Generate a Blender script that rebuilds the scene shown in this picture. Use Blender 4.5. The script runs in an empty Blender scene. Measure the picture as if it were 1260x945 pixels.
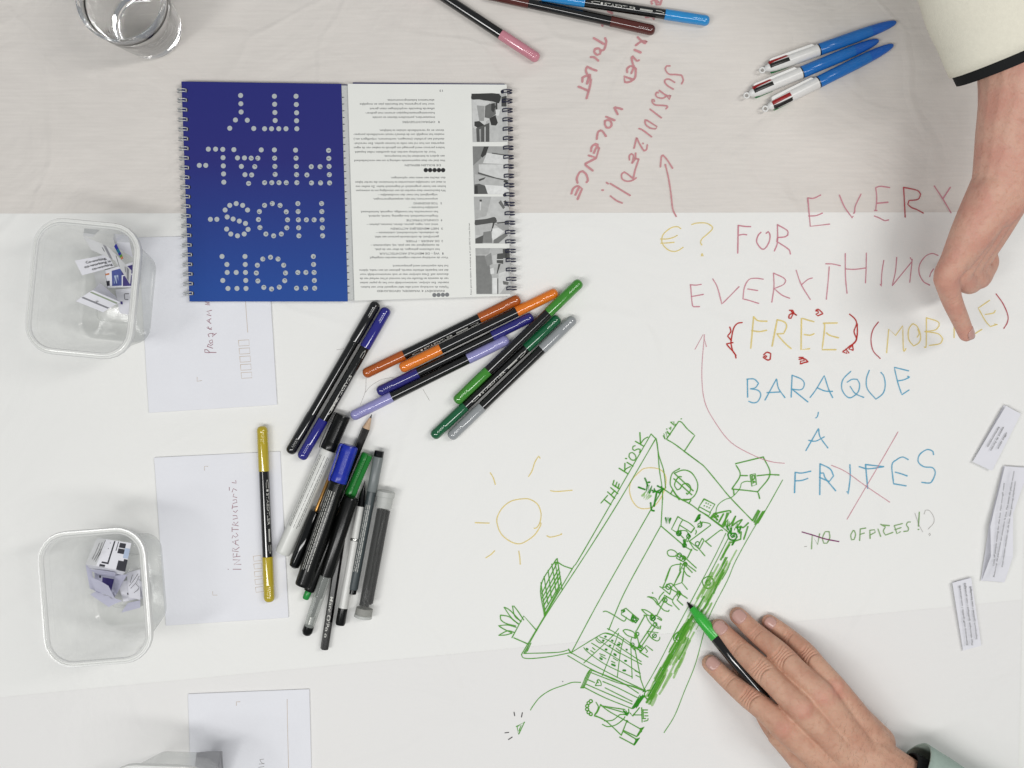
import bpy, bmesh, math, random
import numpy as np
from mathutils import Vector, Matrix, Quaternion

# ------------------------------------------------------------------ camera, world, lamps
SC = bpy.context.scene
COL = SC.collection
D = 1.05                 # camera height above the table, metres
S = 1290.0               # photograph pixels per metre on the table
cam_d = bpy.data.cameras.new('camera'); cam = bpy.data.objects.new('camera', cam_d); COL.objects.link(cam)
cam.location = (0, 0, D); cam.rotation_euler = (0, 0, 0)
cam_d.sensor_width = 36.0; cam_d.lens = 36.0 * D / (1260 / S); cam_d.clip_start = 0.01; cam_d.clip_end = 50
SC.camera = cam
W = bpy.data.worlds.new('World'); SC.world = W; W.use_nodes = True
W.node_tree.nodes['Background'].inputs[0].default_value = (0.92, 0.96, 1.0, 1)
W.node_tree.nodes['Background'].inputs[1].default_value = 0.25

def lamp(name, loc, target, sx, sy, power, color):
    l = bpy.data.lights.new(name, 'AREA'); l.shape = 'RECTANGLE'; l.size = sx; l.size_y = sy
    l.energy = power; l.color = color
    o = bpy.data.objects.new(name, l); COL.objects.link(o); o.location = loc
    o.rotation_euler = (Vector(target) - Vector(loc)).to_track_quat('-Z', 'Y').to_euler()
    return o
lamp('ceiling_lamp', (-0.18, -0.50, 1.80), (-0.08, -0.05, 0), 2.0, 0.2, 16.8, (1.0, 0.99, 0.975))     # long tube across the table
lamp('ceiling_lamp', (-1.05, -0.55, 1.75), (-0.05, 0, 0), 0.16, 0.75, 5.0, (1.0, 0.99, 0.975))
lamp('ceiling_lamp', (0.95, 0.32, 1.75), (0.1, 0, 0), 0.16, 0.9, 10.5, (1.0, 0.975, 0.95))
VS = SC.view_settings
VS.view_transform = 'Standard'; VS.look = 'None'; VS.exposure = 0.0; VS.gamma = 1.0
SC.render.engine = 'CYCLES'
SC.cycles.use_denoising = True
SC.cycles.max_bounces = 24; SC.cycles.transparent_max_bounces = 24; SC.cycles.transmission_bounces = 24; SC.cycles.glossy_bounces = 12
SC.cycles.sample_clamp_indirect = 14.0
SC.cycles.caustics_refractive = True; SC.cycles.caustics_reflective = True
SC.cycles.blur_glossy = 0.6

# ------------------------------------------------------------------ helpers
RND = random.Random(7)
def P(px, py, z=0.0):
    """point at height z that stands where the photograph shows it"""
    k = (D - z) / D
    return Vector(((px - 630) / S * k, (472.5 - py) / S * k, z))

def lin(c):
    c = c / 255.0
    return c / 12.92 if c <= 0.04045 else ((c + 0.055) / 1.055) ** 2.4
def rgb(r, g, b): return (lin(r), lin(g), lin(b), 1.0)

MATS = {}
def mat(name, col, rough=0.5, noise=0.05, scale=220.0, bump=0.0, bscale=900.0, spec=0.5, alpha=1.0, metal=0.0, coat=0.0, trans=0.0, sss=0.0):
    if name in MATS: return MATS[name]
    m = bpy.data.materials.new(name); m.use_nodes = True
    nt = m.node_tree; b = nt.nodes['Principled BSDF']
    c = rgb(*col)
    tc = nt.nodes.new('ShaderNodeTexCoord')
    if noise > 0:
        n = nt.nodes.new('ShaderNodeTexNoise'); n.inputs['Scale'].default_value = scale; n.inputs['Detail'].default_value = 3
        nt.links.new(tc.outputs['Object'], n.inputs['Vector'])
        mix = nt.nodes.new('ShaderNodeMix'); mix.data_type = 'RGBA'
        lo = tuple(max(0, v * (1 - 2 * noise)) for v in c[:3]) + (1,)
        hi = tuple(min(1, v * (1 + 2 * noise)) for v in c[:3]) + (1,)
        mix.inputs[6].default_value = lo; mix.inputs[7].default_value = hi
        nt.links.new(n.outputs['Fac'], mix.inputs[0]); nt.links.new(mix.outputs[2], b.inputs['Base Color'])
    else:
        b.inputs['Base Color'].default_value = c
    b.inputs['Roughness'].default_value = rough
    b.inputs['Specular IOR Level'].default_value = spec
    b.inputs['Metallic'].default_value = metal
    b.inputs['Alpha'].default_value = alpha
    b.inputs['Coat Weight'].default_value = coat; b.inputs['Coat Roughness'].default_value = 0.08
    b.inputs['Transmission Weight'].default_value = trans
    if sss > 0:
        b.inputs['Subsurface Weight'].default_value = sss
        b.inputs['Subsurface Radius'].default_value = (1.0, 0.4, 0.25); b.inputs['Subsurface Scale'].default_value = 0.003
    if bump > 0:
        n2 = nt.nodes.new('ShaderNodeTexNoise'); n2.inputs['Scale'].default_value = bscale; n2.inputs['Detail'].default_value = 4
        nt.links.new(tc.outputs['Object'], n2.inputs['Vector'])
        bp = nt.nodes.new('ShaderNodeBump'); bp.inputs['Strength'].default_value = bump; bp.inputs['Distance'].default_value = 0.0006
        nt.links.new(n2.outputs['Fac'], bp.inputs['Height']); nt.links.new(bp.outputs['Normal'], b.inputs['Normal'])
    MATS[name] = m
    return m

def ink(name, col, alpha=0.85):
    """felt-tip or pen ink soaked into paper: matte, uneven, slightly see-through"""
    if name in MATS: return MATS[name]
    m = mat(name, col, rough=0.85, noise=0.07, scale=260, spec=0.1)
    nt = m.node_tree; b = nt.nodes['Principled BSDF']
    n = nt.nodes.new('ShaderNodeTexNoise'); n.inputs['Scale'].default_value = 160; n.inputs['Detail'].default_value = 2
    tc = nt.nodes['Texture Coordinate']; nt.links.new(tc.outputs['Object'], n.inputs['Vector'])
    mr = nt.nodes.new('ShaderNodeMapRange'); mr.inputs[1].default_value = 0.3; mr.inputs[2].default_value = 0.7
    mr.inputs[3].default_value = alpha * 0.82; mr.inputs[4].default_value = min(1, alpha * 1.12)
    nt.links.new(n.outputs['Fac'], mr.inputs[0]); nt.links.new(mr.outputs[0], b.inputs['Alpha'])
    return m

def link(name, me, m=None, parent=None, smooth=None):
    o = bpy.data.objects.new(name, me); COL.objects.link(o)
    if m is not None:
        me.materials.clear(); me.materials.append(m)
    if parent is not None: o.parent = parent
    if smooth is not None:
        me.shade_smooth()
        try: me.set_sharp_from_angle(angle=math.radians(smooth))
        except Exception: pass
    return o
def mesh(name, V, F):
    me = bpy.data.meshes.new(name); me.from_pydata([tuple(v) for v in V], [], F); me.update(); return me
def fix(me):
    bm = bmesh.new(); bm.from_mesh(me); bmesh.ops.recalc_face_normals(bm, faces=bm.faces); bm.to_mesh(me); bm.free(); return me
def tag(o, label, cat, group=None):
    o['label'] = label; o['category'] = cat
    if group: o['group'] = group
    return o
def structure(o): o['kind'] = 'structure'; return o
def empty(name, M):
    o = bpy.data.objects.new(name, None); COL.objects.link(o); o.matrix_world = M; o.empty_display_size = 0.01; return o

def catmull(pts, step=None, n=6):
    pts = [np.array(p, float) for p in pts]
    if len(pts) < 3: return pts
    out = []
    for i in range(len(pts) - 1):
        p0 = pts[i - 1] if i > 0 else 2 * pts[0] - pts[1]
        p1, p2 = pts[i], pts[i + 1]
        p3 = pts[i + 2] if i + 2 < len(pts) else 2 * pts[-1] - pts[-2]
        for k in range(n):
            t = k / n
            out.append(0.5 * ((2 * p1) + (p2 - p0) * t + (2 * p0 - 5 * p1 + 4 * p2 - p3) * t * t + (3 * p1 - p0 - 3 * p2 + p3) * t ** 3))
    out.append(pts[-1])
    return out
def smooth_line(pts, corner=62):
    """round the gentle bends of a hand-drawn line, keep its sharp corners"""
    pts = [np.array(p, float) for p in pts]
    if len(pts) < 3: return pts
    cuts = [0]
    for i in range(1, len(pts) - 1):
        a, b = pts[i] - pts[i - 1], pts[i + 1] - pts[i]
        la, lb = np.linalg.norm(a), np.linalg.norm(b)
        if la < 1e-9 or lb < 1e-9: continue
        ang = math.degrees(math.acos(max(-1, min(1, float(a @ b) / (la * lb)))))
        if ang > corner: cuts.append(i)
    cuts.append(len(pts) - 1)
    out = []
    for a, b in zip(cuts, cuts[1:]):
        seg = catmull(pts[a:b + 1], n=5)
        out += seg if not out else seg[1:]
    return out

# ------------------------------------------------------------------ the paper-covered table
def wave(x, y):
    """gentle unevenness of the paper sheets, metres"""
    return (0.00022 * math.sin(17 * x + 3 * math.sin(6 * y)) + 0.00018 * math.sin(31 * x - 9 * y + 1.3) + 0.00014 * math.sin(23 * y + 8 * x)
            + 0.00010 * math.sin(57 * x + 12 * y + 0.5 + 2 * math.sin(9 * x)))
ZB = 0.0016              # things lie on the paper at this height

def paper_mat(name, col, ribs=False):
    m = bpy.data.materials.new(name); m.use_nodes = True
    nt = m.node_tree; b = nt.nodes['Principled BSDF']; L = nt.links.new
    tc = nt.nodes.new('ShaderNodeTexCoord')
    n = nt.nodes.new('ShaderNodeTexNoise'); n.inputs['Scale'].default_value = 14 if ribs else 5; n.inputs['Detail'].default_value = 6
    L(tc.outputs['Object'], n.inputs['Vector'])
    c = rgb(*col); mix = nt.nodes.new('ShaderNodeMix'); mix.data_type = 'RGBA'
    v = 0.05 if ribs else 0.014
    mix.inputs[6].default_value = tuple(x * (1 - v) for x in c[:3]) + (1,); mix.inputs[7].default_value = tuple(min(1, x * (1 + v)) for x in c[:3]) + (1,)
    L(n.outputs['Fac'], mix.inputs[0])
    colout = mix.outputs[2]
    # broad wrinkles and soft creases
    n1 = nt.nodes.new('ShaderNodeTexNoise'); n1.inputs['Scale'].default_value = 9 if ribs else 6; n1.inputs['Detail'].default_value = 4; n1.inputs['Distortion'].default_value = 0.8
    L(tc.outputs['Object'], n1.inputs['Vector'])
    b1 = nt.nodes.new('ShaderNodeBump'); b1.inputs['Strength'].default_value = 1.3 if ribs else 1.1; b1.inputs['Distance'].default_value = 0.006
    L(n1.outputs['Fac'], b1.inputs['Height'])
    # sharp fold creases
    vo = nt.nodes.new('ShaderNodeTexVoronoi'); vo.feature = 'DISTANCE_TO_EDGE'; vo.inputs['Scale'].default_value = 5.5 if ribs else 3.2
    nd = nt.nodes.new('ShaderNodeTexNoise'); nd.inputs['Scale'].default_value = 4; L(tc.outputs['Object'], nd.inputs['Vector'])
    ma = nt.nodes.new('ShaderNodeVectorMath'); ma.operation = 'MULTIPLY_ADD'; ma.inputs[1].default_value = (0.35, 0.35, 0.0)
    L(nd.outputs['Color'], ma.inputs[0]); L(tc.outputs['Object'], ma.inputs[2]); L(ma.outputs[0], vo.inputs['Vector'])
    mr = nt.nodes.new('ShaderNodeMapRange'); mr.inputs[1].default_value = 0.0; mr.inputs[2].default_value = 0.035; mr.inputs[3].default_value = 1; mr.inputs[4].default_value = 0
    mr.interpolation_type = 'SMOOTHSTEP'
    L(vo.outputs['Distance'], mr.inputs[0])
    b2 = nt.nodes.new('ShaderNodeBump'); b2.inputs['Strength'].default_value = 0.16; b2.inputs['Distance'].default_value = 0.004
    L(mr.outputs[0], b2.inputs['Height']); L(b1.outputs['Normal'], b2.inputs['Normal'])
    # fibre grain
    n2 = nt.nodes.new('ShaderNodeTexNoise'); n2.inputs['Scale'].default_value = 700; n2.inputs['Detail'].default_value = 3
    L(tc.outputs['Object'], n2.inputs['Vector'])
    b3 = nt.nodes.new('ShaderNodeBump'); b3.inputs['Strength'].default_value = 0.25; b3.inputs['Distance'].default_value = 0.0003
    L(n2.outputs['Fac'], b3.inputs['Height']); L(b2.outputs['Normal'], b3.inputs['Normal'])
    last = b3
    if ribs:   # the fine machine-ribbed lines of wrapping paper
        mp = nt.nodes.new('ShaderNodeMapping'); mp.inputs['Scale'].default_value = (26, 420, 1); L(tc.outputs['Object'], mp.inputs['Vector'])
        n3 = nt.nodes.new('ShaderNodeTexNoise'); n3.inputs['Scale'].default_value = 1.0; n3.inputs['Detail'].default_value = 3
        L(mp.outputs[0], n3.inputs['Vector'])
        b4 = nt.nodes.new('ShaderNodeBump'); b4.inputs['Strength'].default_value = 0.22; b4.inputs['Distance'].default_value = 0.0006
        L(n3.outputs['Fac'], b4.inputs['Height']); L(b3.outputs['Normal'], b4.inputs['Normal']); last = b4
        m2 = nt.nodes.new('ShaderNodeMix'); m2.data_type = 'RGBA'; m2.blend_type = 'MULTIPLY'; m2.inputs[0].default_value = 1
        mr2 = nt.nodes.new('ShaderNodeMapRange'); mr2.inputs[1].default_value = 0.3; mr2.inputs[2].default_value = 0.7; mr2.inputs[3].default_value = 0.965; mr2.inputs[4].default_value = 1.02
        L(n3.outputs['Fac'], mr2.inputs[0]); L(colout, m2.inputs[6]); L(mr2.outputs[0], m2.inputs[7]); colout = m2.outputs[2]
    L(last.outputs['Normal'], b.inputs['Normal']); L(colout, b.inputs['Base Color'])
    b.inputs['Roughness'].default_value = 0.75; b.inputs['Specular IOR Level'].default_value = 0.25
    return m

def sheet(name, quad_fn, nx, ny, z0, m):
    """a paper sheet as a grid; quad_fn(u, v) gives table x, y"""
    V, F = [], []
    for j in range(ny + 1):
        for i in range(nx + 1):
            x, y = quad_fn(i / nx, j / ny); V.append((x, y, z0 + wave(x, y)))
    for j in range(ny):
        for i in range(nx):
            a = j * (nx + 1) + i; F.append((a, a + 1, a + nx + 2, a + nx + 1))
    me = mesh(name, V, F)
    o = link(name, me, m, smooth=60)
    return structure(o)
def xy(px, py): return ((px - 630) / S, (472.5 - py) / S)
table_m = mat('table_white', (236, 236, 232), rough=0.45, noise=0.01)
bm = bmesh.new(); bmesh.ops.create_cube(bm, size=1.0)
me = bpy.data.meshes.new('tabletop'); bm.to_mesh(me); bm.free()
tt = structure(link('tabletop', me, table_m)); tt.scale = (1.6, 1.3, 0.03); tt.location = (-0.1, 0, -0.0166)
def quad_grid(p00, p10, p11, p01):
    def f(u, v):
        x = (1 - u) * (1 - v) * p00[0] + u * (1 - v) * p10[0] + u * v * p11[0] + (1 - u) * v * p01[0]
        y = (1 - u) * (1 - v) * p00[1] + u * (1 - v) * p10[1] + u * v * p11[1] + (1 - u) * v * p01[1]
        return xy(x, y)
    return f
grey_paper = sheet('grey_wrapping_paper', quad_grid((-150, 330), (1420, 330), (1420, -150), (-150, -150)), 100, 30, 0.0000, paper_mat('grey_paper', (221, 216, 210), True))
white_paper = sheet('white_paper', quad_grid((-150, 1100), (1250, 1100), (1268, 261), (-150, 263)), 100, 60, 0.0003, paper_mat('white_paper', (236, 236, 233)))
lower_paper = sheet('overlapping_white_paper', quad_grid((-150, 1110), (1249.5, 1110), (1257.5, 738), (-150, 872)), 100, 30, 0.0005, paper_mat('overlap_paper', (232, 231, 229)))

# ------------------------------------------------------------------ hand-drawn strokes
ZN = [0]
def ribbon(V, F, pts, w, z0, wavy, taper=True):
    """flat stroke of ink along pts (photo pixels), width w pixels"""
    pts = smooth_line(pts)
    n = len(pts)
    ZN[0] = (ZN[0] + 1) % 90
    zb = z0 + ZN[0] * 2.2e-6
    if n == 1: pts = [pts[0], pts[0] + np.array([0.3, 0.2])]; n = 2
    # round ends
    d0 = pts[1] - pts[0]; d0 = d0 / (np.linalg.norm(d0) + 1e-9); d1 = pts[-1] - pts[-2]; d1 = d1 / (np.linalg.norm(d1) + 1e-9)
    pp = [pts[0] - d0 * w * 0.45] + list(pts) + [pts[-1] + d1 * w * 0.45]
    ww = [w * 0.45] + [w * (0.9 + 0.2 * RND.random()) for _ in pts] + [w * 0.45]
    ww[1] *= 1.08; ww[-2] *= 1.12
    base = len(V); m = len(pp)
    for i in range(m):
        a = pp[max(0, i - 1)]; b = pp[min(m - 1, i + 1)]
        t = b - a; l = np.linalg.norm(t); t = t / l if l > 1e-9 else np.array([1.0, 0.0])
        nrm = np.array([-t[1], t[0]]); h = ww[i] / 2
        for s in (-1, 1):
            x, y = xy(*(pp[i] + nrm * h * s))
            V.append((x, y, zb + i * 4e-7 + (wave(x, y) if wavy else 0)))
    for i in range(m - 1):
        a = base + 2 * i; F.append((a, a + 1, a + 3, a + 2))
def parse(txt, ox=0, oy=0, s=1.0):
    out = []
    for st in txt.split(';'):
        st = st.strip()
        if not st: continue
        out.append([(ox + float(a) / s, oy + float(b) / s) for a, b in (p.split(',') for p in st.split())])
    return out
def strokes(name, blocks, w, m, parent, z0=0.00085, wavy=True, k=1.0):
    """blocks: list of (ox, oy, scale, text); one mesh of ink on its sheet. k shrinks about the picture's middle for a surface above the table"""
    V, F = [], []
    for (ox, oy, s, txt) in blocks:
        for st in parse(txt, ox, oy, s):
            ribbon(V, F, [np.array((630 + (a - 630) * k, 472.5 + (b - 472.5) * k)) for a, b in st], w, z0, wavy)
    me = mesh(name, V, F)
    return link(name, me, m, parent)

PINK = ink('ink_dusty_red', (208, 138, 152), 0.8); ROSE = ink('ink_rose', (206, 146, 150), 0.88)
YEL = ink('ink_ochre', (231, 210, 134), 0.85); RED = ink('ink_red', (188, 52, 46), 0.92)
BLU = ink('ink_blue', (94, 170, 202), 0.82); GRN = ink('ink_green', (88, 162, 52), 0.86)
DGR = ink('ink_deep_green', (52, 142, 34), 0.9); LGR = ink('ink_light_green', (140, 196, 98), 0.55)
BLK = ink('ink_black', (45, 38, 42), 0.9); PUR = ink('ink_purple', (128, 42, 104), 0.95); OLV = ink('ink_leaf', (132, 170, 108), 0.85)
FNT = ink('ink_faint', (150, 145, 140), 0.5); DRED = ink('ink_dark_red', (184, 84, 92), 0.88)
G1, G2, G3, G4, G5, G6, G7, G8 = (720, 510, 9), (840, 540, 9), (800, 610, 9), (760, 670, 9), (690, 730, 9), (700, 815, 9), (600, 680, 9), (600, 780, 9)
def hw(name, blocks, w, m, parent=None, **k): return strokes(name, blocks, w * (0.88 if m in (PINK, YEL, BLU, DRED) else 1.0), m, parent or white_paper, **k)

C1 = (690, 80, 9); C2 = (690, 160, 7.875); C0 = (690, 0, 9)
hw('handwriting', [(680, 0, 3.5, "505,285 490,285 485,300 500,320 530,322 555,325 562,345 555,362"),
    C1 + ("1260,195 1200,160 1160,165 1150,190 1180,230 1245,270;1090,285 1170,340 1215,340 1200,385 1180,350;1170,345 1130,370 1070,360 1050,330 1060,305 1080,310;"
          "1035,405 1030,385 1010,385 1015,420 1050,445 1130,450 1175,455 1180,470 1165,487;988,492 1113,587;955,615 1065,685 1050,710 990,700 940,660 930,610 955,615;865,705 910,725 1005,797",),
    C2 + ("710,178 735,73 760,130 805,203 830,190 838,145;795,130 798,133;665,290 665,250 685,230 705,255 690,322;725,225 722,275 695,320;722,275 755,285;"
          "755,285 720,390 705,460;730,465 690,490 640,497 595,475 590,430 615,408 650,430 705,475;480,520 672,635;442,510 460,522;480,640 540,685 595,708;398,583 412,585",)], 2.0, ROSE, grey_paper)
hw('handwriting', [C1 + ("680,492 640,480 590,468 630,548;500,575 595,615;490,620 520,612 550,625 562,665 540,695 505,695 488,660 490,620;398,822 410,750 440,725 465,740 500,790",),
    C2 + ("293,208 300,165 335,135 360,145 335,190 320,225;345,150 370,180;370,180 345,270 270,248;340,275 235,330 250,350 310,395;162,515 155,470 180,415 210,400 245,430 262,485 250,508;"
          "103,618 120,570 155,545 180,550 160,590 142,630;180,555 207,570 163,672",)], 2.6, ROSE, grey_paper)
hw('handwriting', [C0 + ("850,415 895,455 950,460 930,485 890,465 830,505;815,555 885,585;865,670 845,680 790,625 785,660 805,740;735,805 735,765 770,735 810,745 780,815;810,745 830,765;"
          "830,765 825,850 805,885 700,850 710,915 760,910 810,880;1125,-30 1100,55 1060,55 1040,0 1000,20 1010,45;940,195 1000,190 1030,215;1040,-5 1080,30",)], 2.6, ROSE, grey_paper)
hw('handwriting', [C0 + ("365,425 475,490;490,425 503,470 480,550 450,562;440,565 420,540 380,545 370,580 400,612 435,600 440,565;330,635 370,638 415,675;395,785 350,770 290,740 278,790 310,860;520,125 570,150;455,265 460,290",),
    C1 + ("238,190 240,140 280,125 315,130 290,210;320,110 325,150;195,243 240,260 305,290;335,165 320,250 285,372",)], 2.7, ROSE, grey_paper)
hw('drawn_arrow', [C2 + ("1118,838 1085,765 1065,600 1040,450 1012,335;965,358 975,260 990,245 1030,290 1083,372",)], 1.9, ROSE, grey_paper)
E1 = (800, 260, 6.3); E2 = (980, 220, 6.3)
hw('handwriting', [E1 + ("237,135 210,120 160,130 105,175 90,220 100,260 140,300 185,312 220,303 255,280;80,215 130,215 180,203 210,187;83,248 140,245 185,241;322,103 360,92 430,92 475,115 480,140 440,180 405,210 390,240 400,262;400,330 397,348 410,348 402,330",)], 1.5, YEL)
hw('handwriting', [E1 + ("682,110 678,325;682,110 730,118 778,120;690,185 720,180 747,183;858,163 835,190 825,240 860,290 890,288 920,240 928,190 915,157 898,172;985,105 985,240 962,308;985,105 1060,150 1065,185 1040,200 985,205 980,235 1070,295 1085,332",)], 1.8, PINK)
hw('handwriting', [E2 + ("85,150 130,153 185,128;85,150 105,370 255,353;92,290 150,287 198,268;330,128 370,220 430,305 435,292;498,120 455,210 448,262 440,268;720,70 650,60 612,70 620,150 612,245 600,247 622,247;622,192 708,183;602,290 640,305 680,325 712,320;1065,57 1130,155 1195,265;1135,152 1190,67",)], 1.7, PINK)
hw('handwriting', [E2 + ("828,68 835,200 840,298;828,68 930,90 960,120 940,160 870,170 860,200 890,225 930,240 980,267",)], 1.8, DRED)
hw('handwriting', [E1 + ("310,570 355,573 395,567;312,570 325,715 335,740 382,740;318,662 412,645;485,525 520,590 555,720 610,665 688,585;875,527 820,520 765,530 730,590 718,680 760,690 840,715;755,603 832,615;955,480 958,590 942,705;955,480 1030,515 1050,540 1030,570 960,600 1020,650 1080,675;1130,458 1170,570 1240,685;1172,570 1220,530 1255,518",),
    E2 + ("225,660 280,662 338,675;252,683 245,780 230,935;376,580 378,760 390,888;378,700 450,703 538,692;540,577 538,700 533,808;675,633 660,730 655,835 648,820;775,610 765,720 740,830 895,640 880,612;895,625 885,720 876,803;1095,595 1050,580 1000,600 955,660 948,730 980,795 1030,825;1060,700 1040,730 1030,760",)], 1.5, PINK)
F1 = (880, 370, 6.3); F2 = (1040, 360, 5.727); F3 = (960, 500, 5.727)
hw('handwriting', [F1 + ("297,125 275,368;297,125 330,155 400,160;282,232 340,240 398,230;480,148 440,353;480,148 535,165 553,200 530,255 475,258 540,330 588,372;765,163 715,150 668,135 665,380 730,373;690,263 735,268 765,257;945,173 835,175 848,200 828,380 935,380;862,250 890,270 955,288",)], 1.9, YEL)
hw('drawn_brackets', [F1 + ("208,170 170,178 140,220 120,320 140,325 85,335 105,360 150,410 160,445;112,205 120,240 95,275 125,310;120,330 135,390 160,425;1040,105 1080,140 1095,180 1075,240 1095,300 1065,340 1070,385 1035,375 1060,345;1100,180 1100,260 1085,320 1045,350 1010,380 985,395 1020,410 1010,370 1035,405",)], 1.6, RED)
for h in ("575,75 600,75 610,95 575,110 570,135 585,138 605,100 632,115 590,85", "780,75 800,68 835,100 795,118 780,105 800,95 795,80 780,80", "375,420 400,400 430,410 425,455 405,460 370,440 390,425 400,430 390,440", "650,440 680,440 690,465 660,470 660,492 690,480 720,475 690,450 650,455"):
    hw('drawn_heart', [F1 + (h,)], 1.7, RED)
hw('handwriting', [F2 + ("290,425 305,258 353,303 403,235 408,400 420,408 425,395;470,222 445,260 445,330 480,378 520,350 528,300 505,240 475,220;510,260 518,290 505,315;570,178 568,370 555,385;570,178 650,205 660,235 630,265 558,275;560,275 650,290 685,325 665,360 590,373;765,235 765,318;850,125 855,240 880,310 960,260;1015,55 935,110 985,200 1020,240 1070,225 1050,222;985,155 1040,145 1055,127",)], 1.5, YEL)
hw('drawn_brackets', [F2 + ("232,208 195,260 180,330 195,410 245,465;1060,10 1110,80 1143,160 1140,210 1115,253",)], 1.5, DRED)
hw('handwriting', [F1 + ("248,610 250,748;245,608 300,608 335,640 310,675 268,683 330,695 352,730 330,780 295,792 258,780;385,770 475,605 490,680 540,752;400,713 500,708;595,578 588,748;595,578 670,610 690,650 665,690 590,685;600,690 718,785;735,750 780,690 845,580 880,690 910,752;790,675 850,700 908,703;1050,548 990,610 980,680 1010,735 1050,752 1105,710 1118,650 1100,610 1060,610 1022,632;1045,665 1085,720 1150,750",),
    F2 + ("168,548 148,610 155,680 215,752 265,710 280,650 270,590 250,563;445,552 343,527 370,640 397,720 447,687;372,622 410,615 452,597 438,590",)], 1.6, BLU)
hw('handwriting', [F3 + ("268,42 262,70 250,82;180,312 270,155 280,215 335,293;200,240 250,245 310,215",)], 1.6, BLU)
hw('handwriting', [F3 + ("105,465 100,608;105,465 150,470 215,457;105,525 150,522 193,508;280,405 278,622;280,405 350,440 375,490 345,530 275,500;285,470 305,470 320,510 390,595;490,410 492,500 478,618 470,600;600,410 615,578;555,425 620,440 730,425 600,410;900,375 860,357 820,375 785,415 797,545 885,560;808,463 850,475 892,490;1078,340 1070,315 1030,305 980,340 970,390 1010,425 1070,432 1090,470 1065,530 1040,540 995,535",)], 1.7, BLU)
hw('drawn_cross', [F3 + ("828,180 690,420 590,590 470,795;360,415 460,460 600,560 770,675",)], 1.0, PINK)
hw('drawn_arrow', [(840, 390, 3, "375,540 330,535 270,515 180,465 120,390 80,310 70,200 80,65;45,120 75,65 87,110")], 0.9, PINK)
O1 = (970, 620, 6)
hw('handwriting', [O1 + ("170,332 175,230 215,300 230,220;300,205 270,205 252,250 260,290 285,290 305,250 300,205;478,195 460,230 465,265 485,262 495,225 485,197;530,185 525,270;530,185 570,178;528,225 560,215;600,195 602,255;600,195 635,190 640,210 605,228;660,185 680,240;680,150 715,170 700,200 715,230 770,210;690,155 745,160;780,160 800,220 825,205;780,160 840,145;785,190 830,175;898,133 880,135 870,155 885,180 880,200 850,203;965,60 958,165;955,188 962,188",)], 1.3, OLV)
hw('drawn_line', [O1 + ("100,207 180,230 270,258 372,278",)], 1.3, PUR)
hw('handwriting', [O1 + ("932,68 960,150 990,207;1000,75 1010,45 1040,50 1070,95 1070,140 1030,185;1035,225 1040,215 1048,225 1040,235;118,315 135,313",)], 0.8, FNT)
hw('pencil_trace', [(380, 400, 7.87, "555,520 548,640 500,770;820,505 700,530 600,590 550,650;270,240 340,230"), (330, 330, 3.15, "600,470 625,512")], 0.5, FNT)
SUN = (570, 540, 5.56)
hw('drawn_sun', [SUN + ("485,612 505,605 525,570 532,510 510,450 460,415 410,410 330,425 270,470 235,530 232,580 260,650 320,700 380,718 430,700 490,655 530,590 525,570;185,232 205,265 220,312;447,258 470,220 490,160 515,118 525,132;598,355 640,360 745,352;82,573 178,576;572,663 600,672 668,655 670,648;155,813 190,790 215,765;380,768 387,810 390,857",)], 1.4, YEL)
K = (720, 500, 4.723)
hw('drawn_circle', [K + ("310,385 340,362 390,357 440,370 468,410 465,470 440,530 400,580 350,595 305,585 270,540 257,480 270,430 310,385",)], 1.3, YEL)
# the kiosk drawing
hw('handwriting', [G1 + ("375,595 475,658;440,540 437,620;437,622 455,600 500,577;462,530 530,572;445,487 460,489;485,470 490,435 520,422 550,445 562,480 545,508 510,500 485,470;553,346 530,355 525,385 545,400 580,383 607,385 608,410 600,418;555,297 645,350;605,200 612,320;615,320 650,275 693,250",),
    K + ("92,562 130,518;112,542 150,572;130,497 172,535;148,472 190,508;150,515 172,490;160,455 200,480;168,430 160,455;185,440 175,468;197,450 190,478",)], 1.4, GRN)
hw('drawn_roof', [(0, 0, 1, "801,534 717,680 704,700 670,758 641.7,805;806,541 764,613 722,680 671,758 645,803;801,534 807,540;813,647 800,670.5 767.8,730 749,775;814,604 742.2,730 703.5,802;815,600 815,614 813.3,647"),
    G1 + ("780,265 800,340 820,600 850,800 858,940;785,265 815,450 868,620 890,815",), G8 + ("375,228 400,265 510,270 720,245 920,205;400,215 620,210 800,200 895,175 920,210;895,165 930,215;460,105 420,215;480,100 440,190",)], 1.15, GRN)
hw('drawn_coin', [(0, 0, 1, "830,582 841,578.3 851,582 858,594 857,605 851,613 841,615.5 833,610 828,602.5 824.5,595 827,582.5 836,576.5;817,602 829,610 848,619.5 860,628 872,636 889,649 896,655"),
    G1 + ("1065,690 1035,690 1000,740 990,790 1020,835 1050,820 1080,775 1130,765 1165,800 1160,850 1130,885 1120,870;980,710 1180,890;985,650 1195,845;970,830 945,880;975,845 1040,945",), G2 + ("90,680 65,715;0,670 90,670",)], 1.4, GRN)
hw('drawn_flag', [G1 + ("900,272 1035,75 1070,90 1130,160 1212,232 1098,405;905,278 985,325 1098,408 1260,530;865,235 885,275 870,210 910,255 890,195 935,220;905,185 940,225;900,160 905,163;930,150 945,170 948,140;945,85 990,130 950,80 985,85 975,105 1010,110 990,125;1060,48 1066,48",),
    G2 + ("10,135 180,260 250,320 400,500 520,645 770,905",)], 1.3, GRN)
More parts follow.
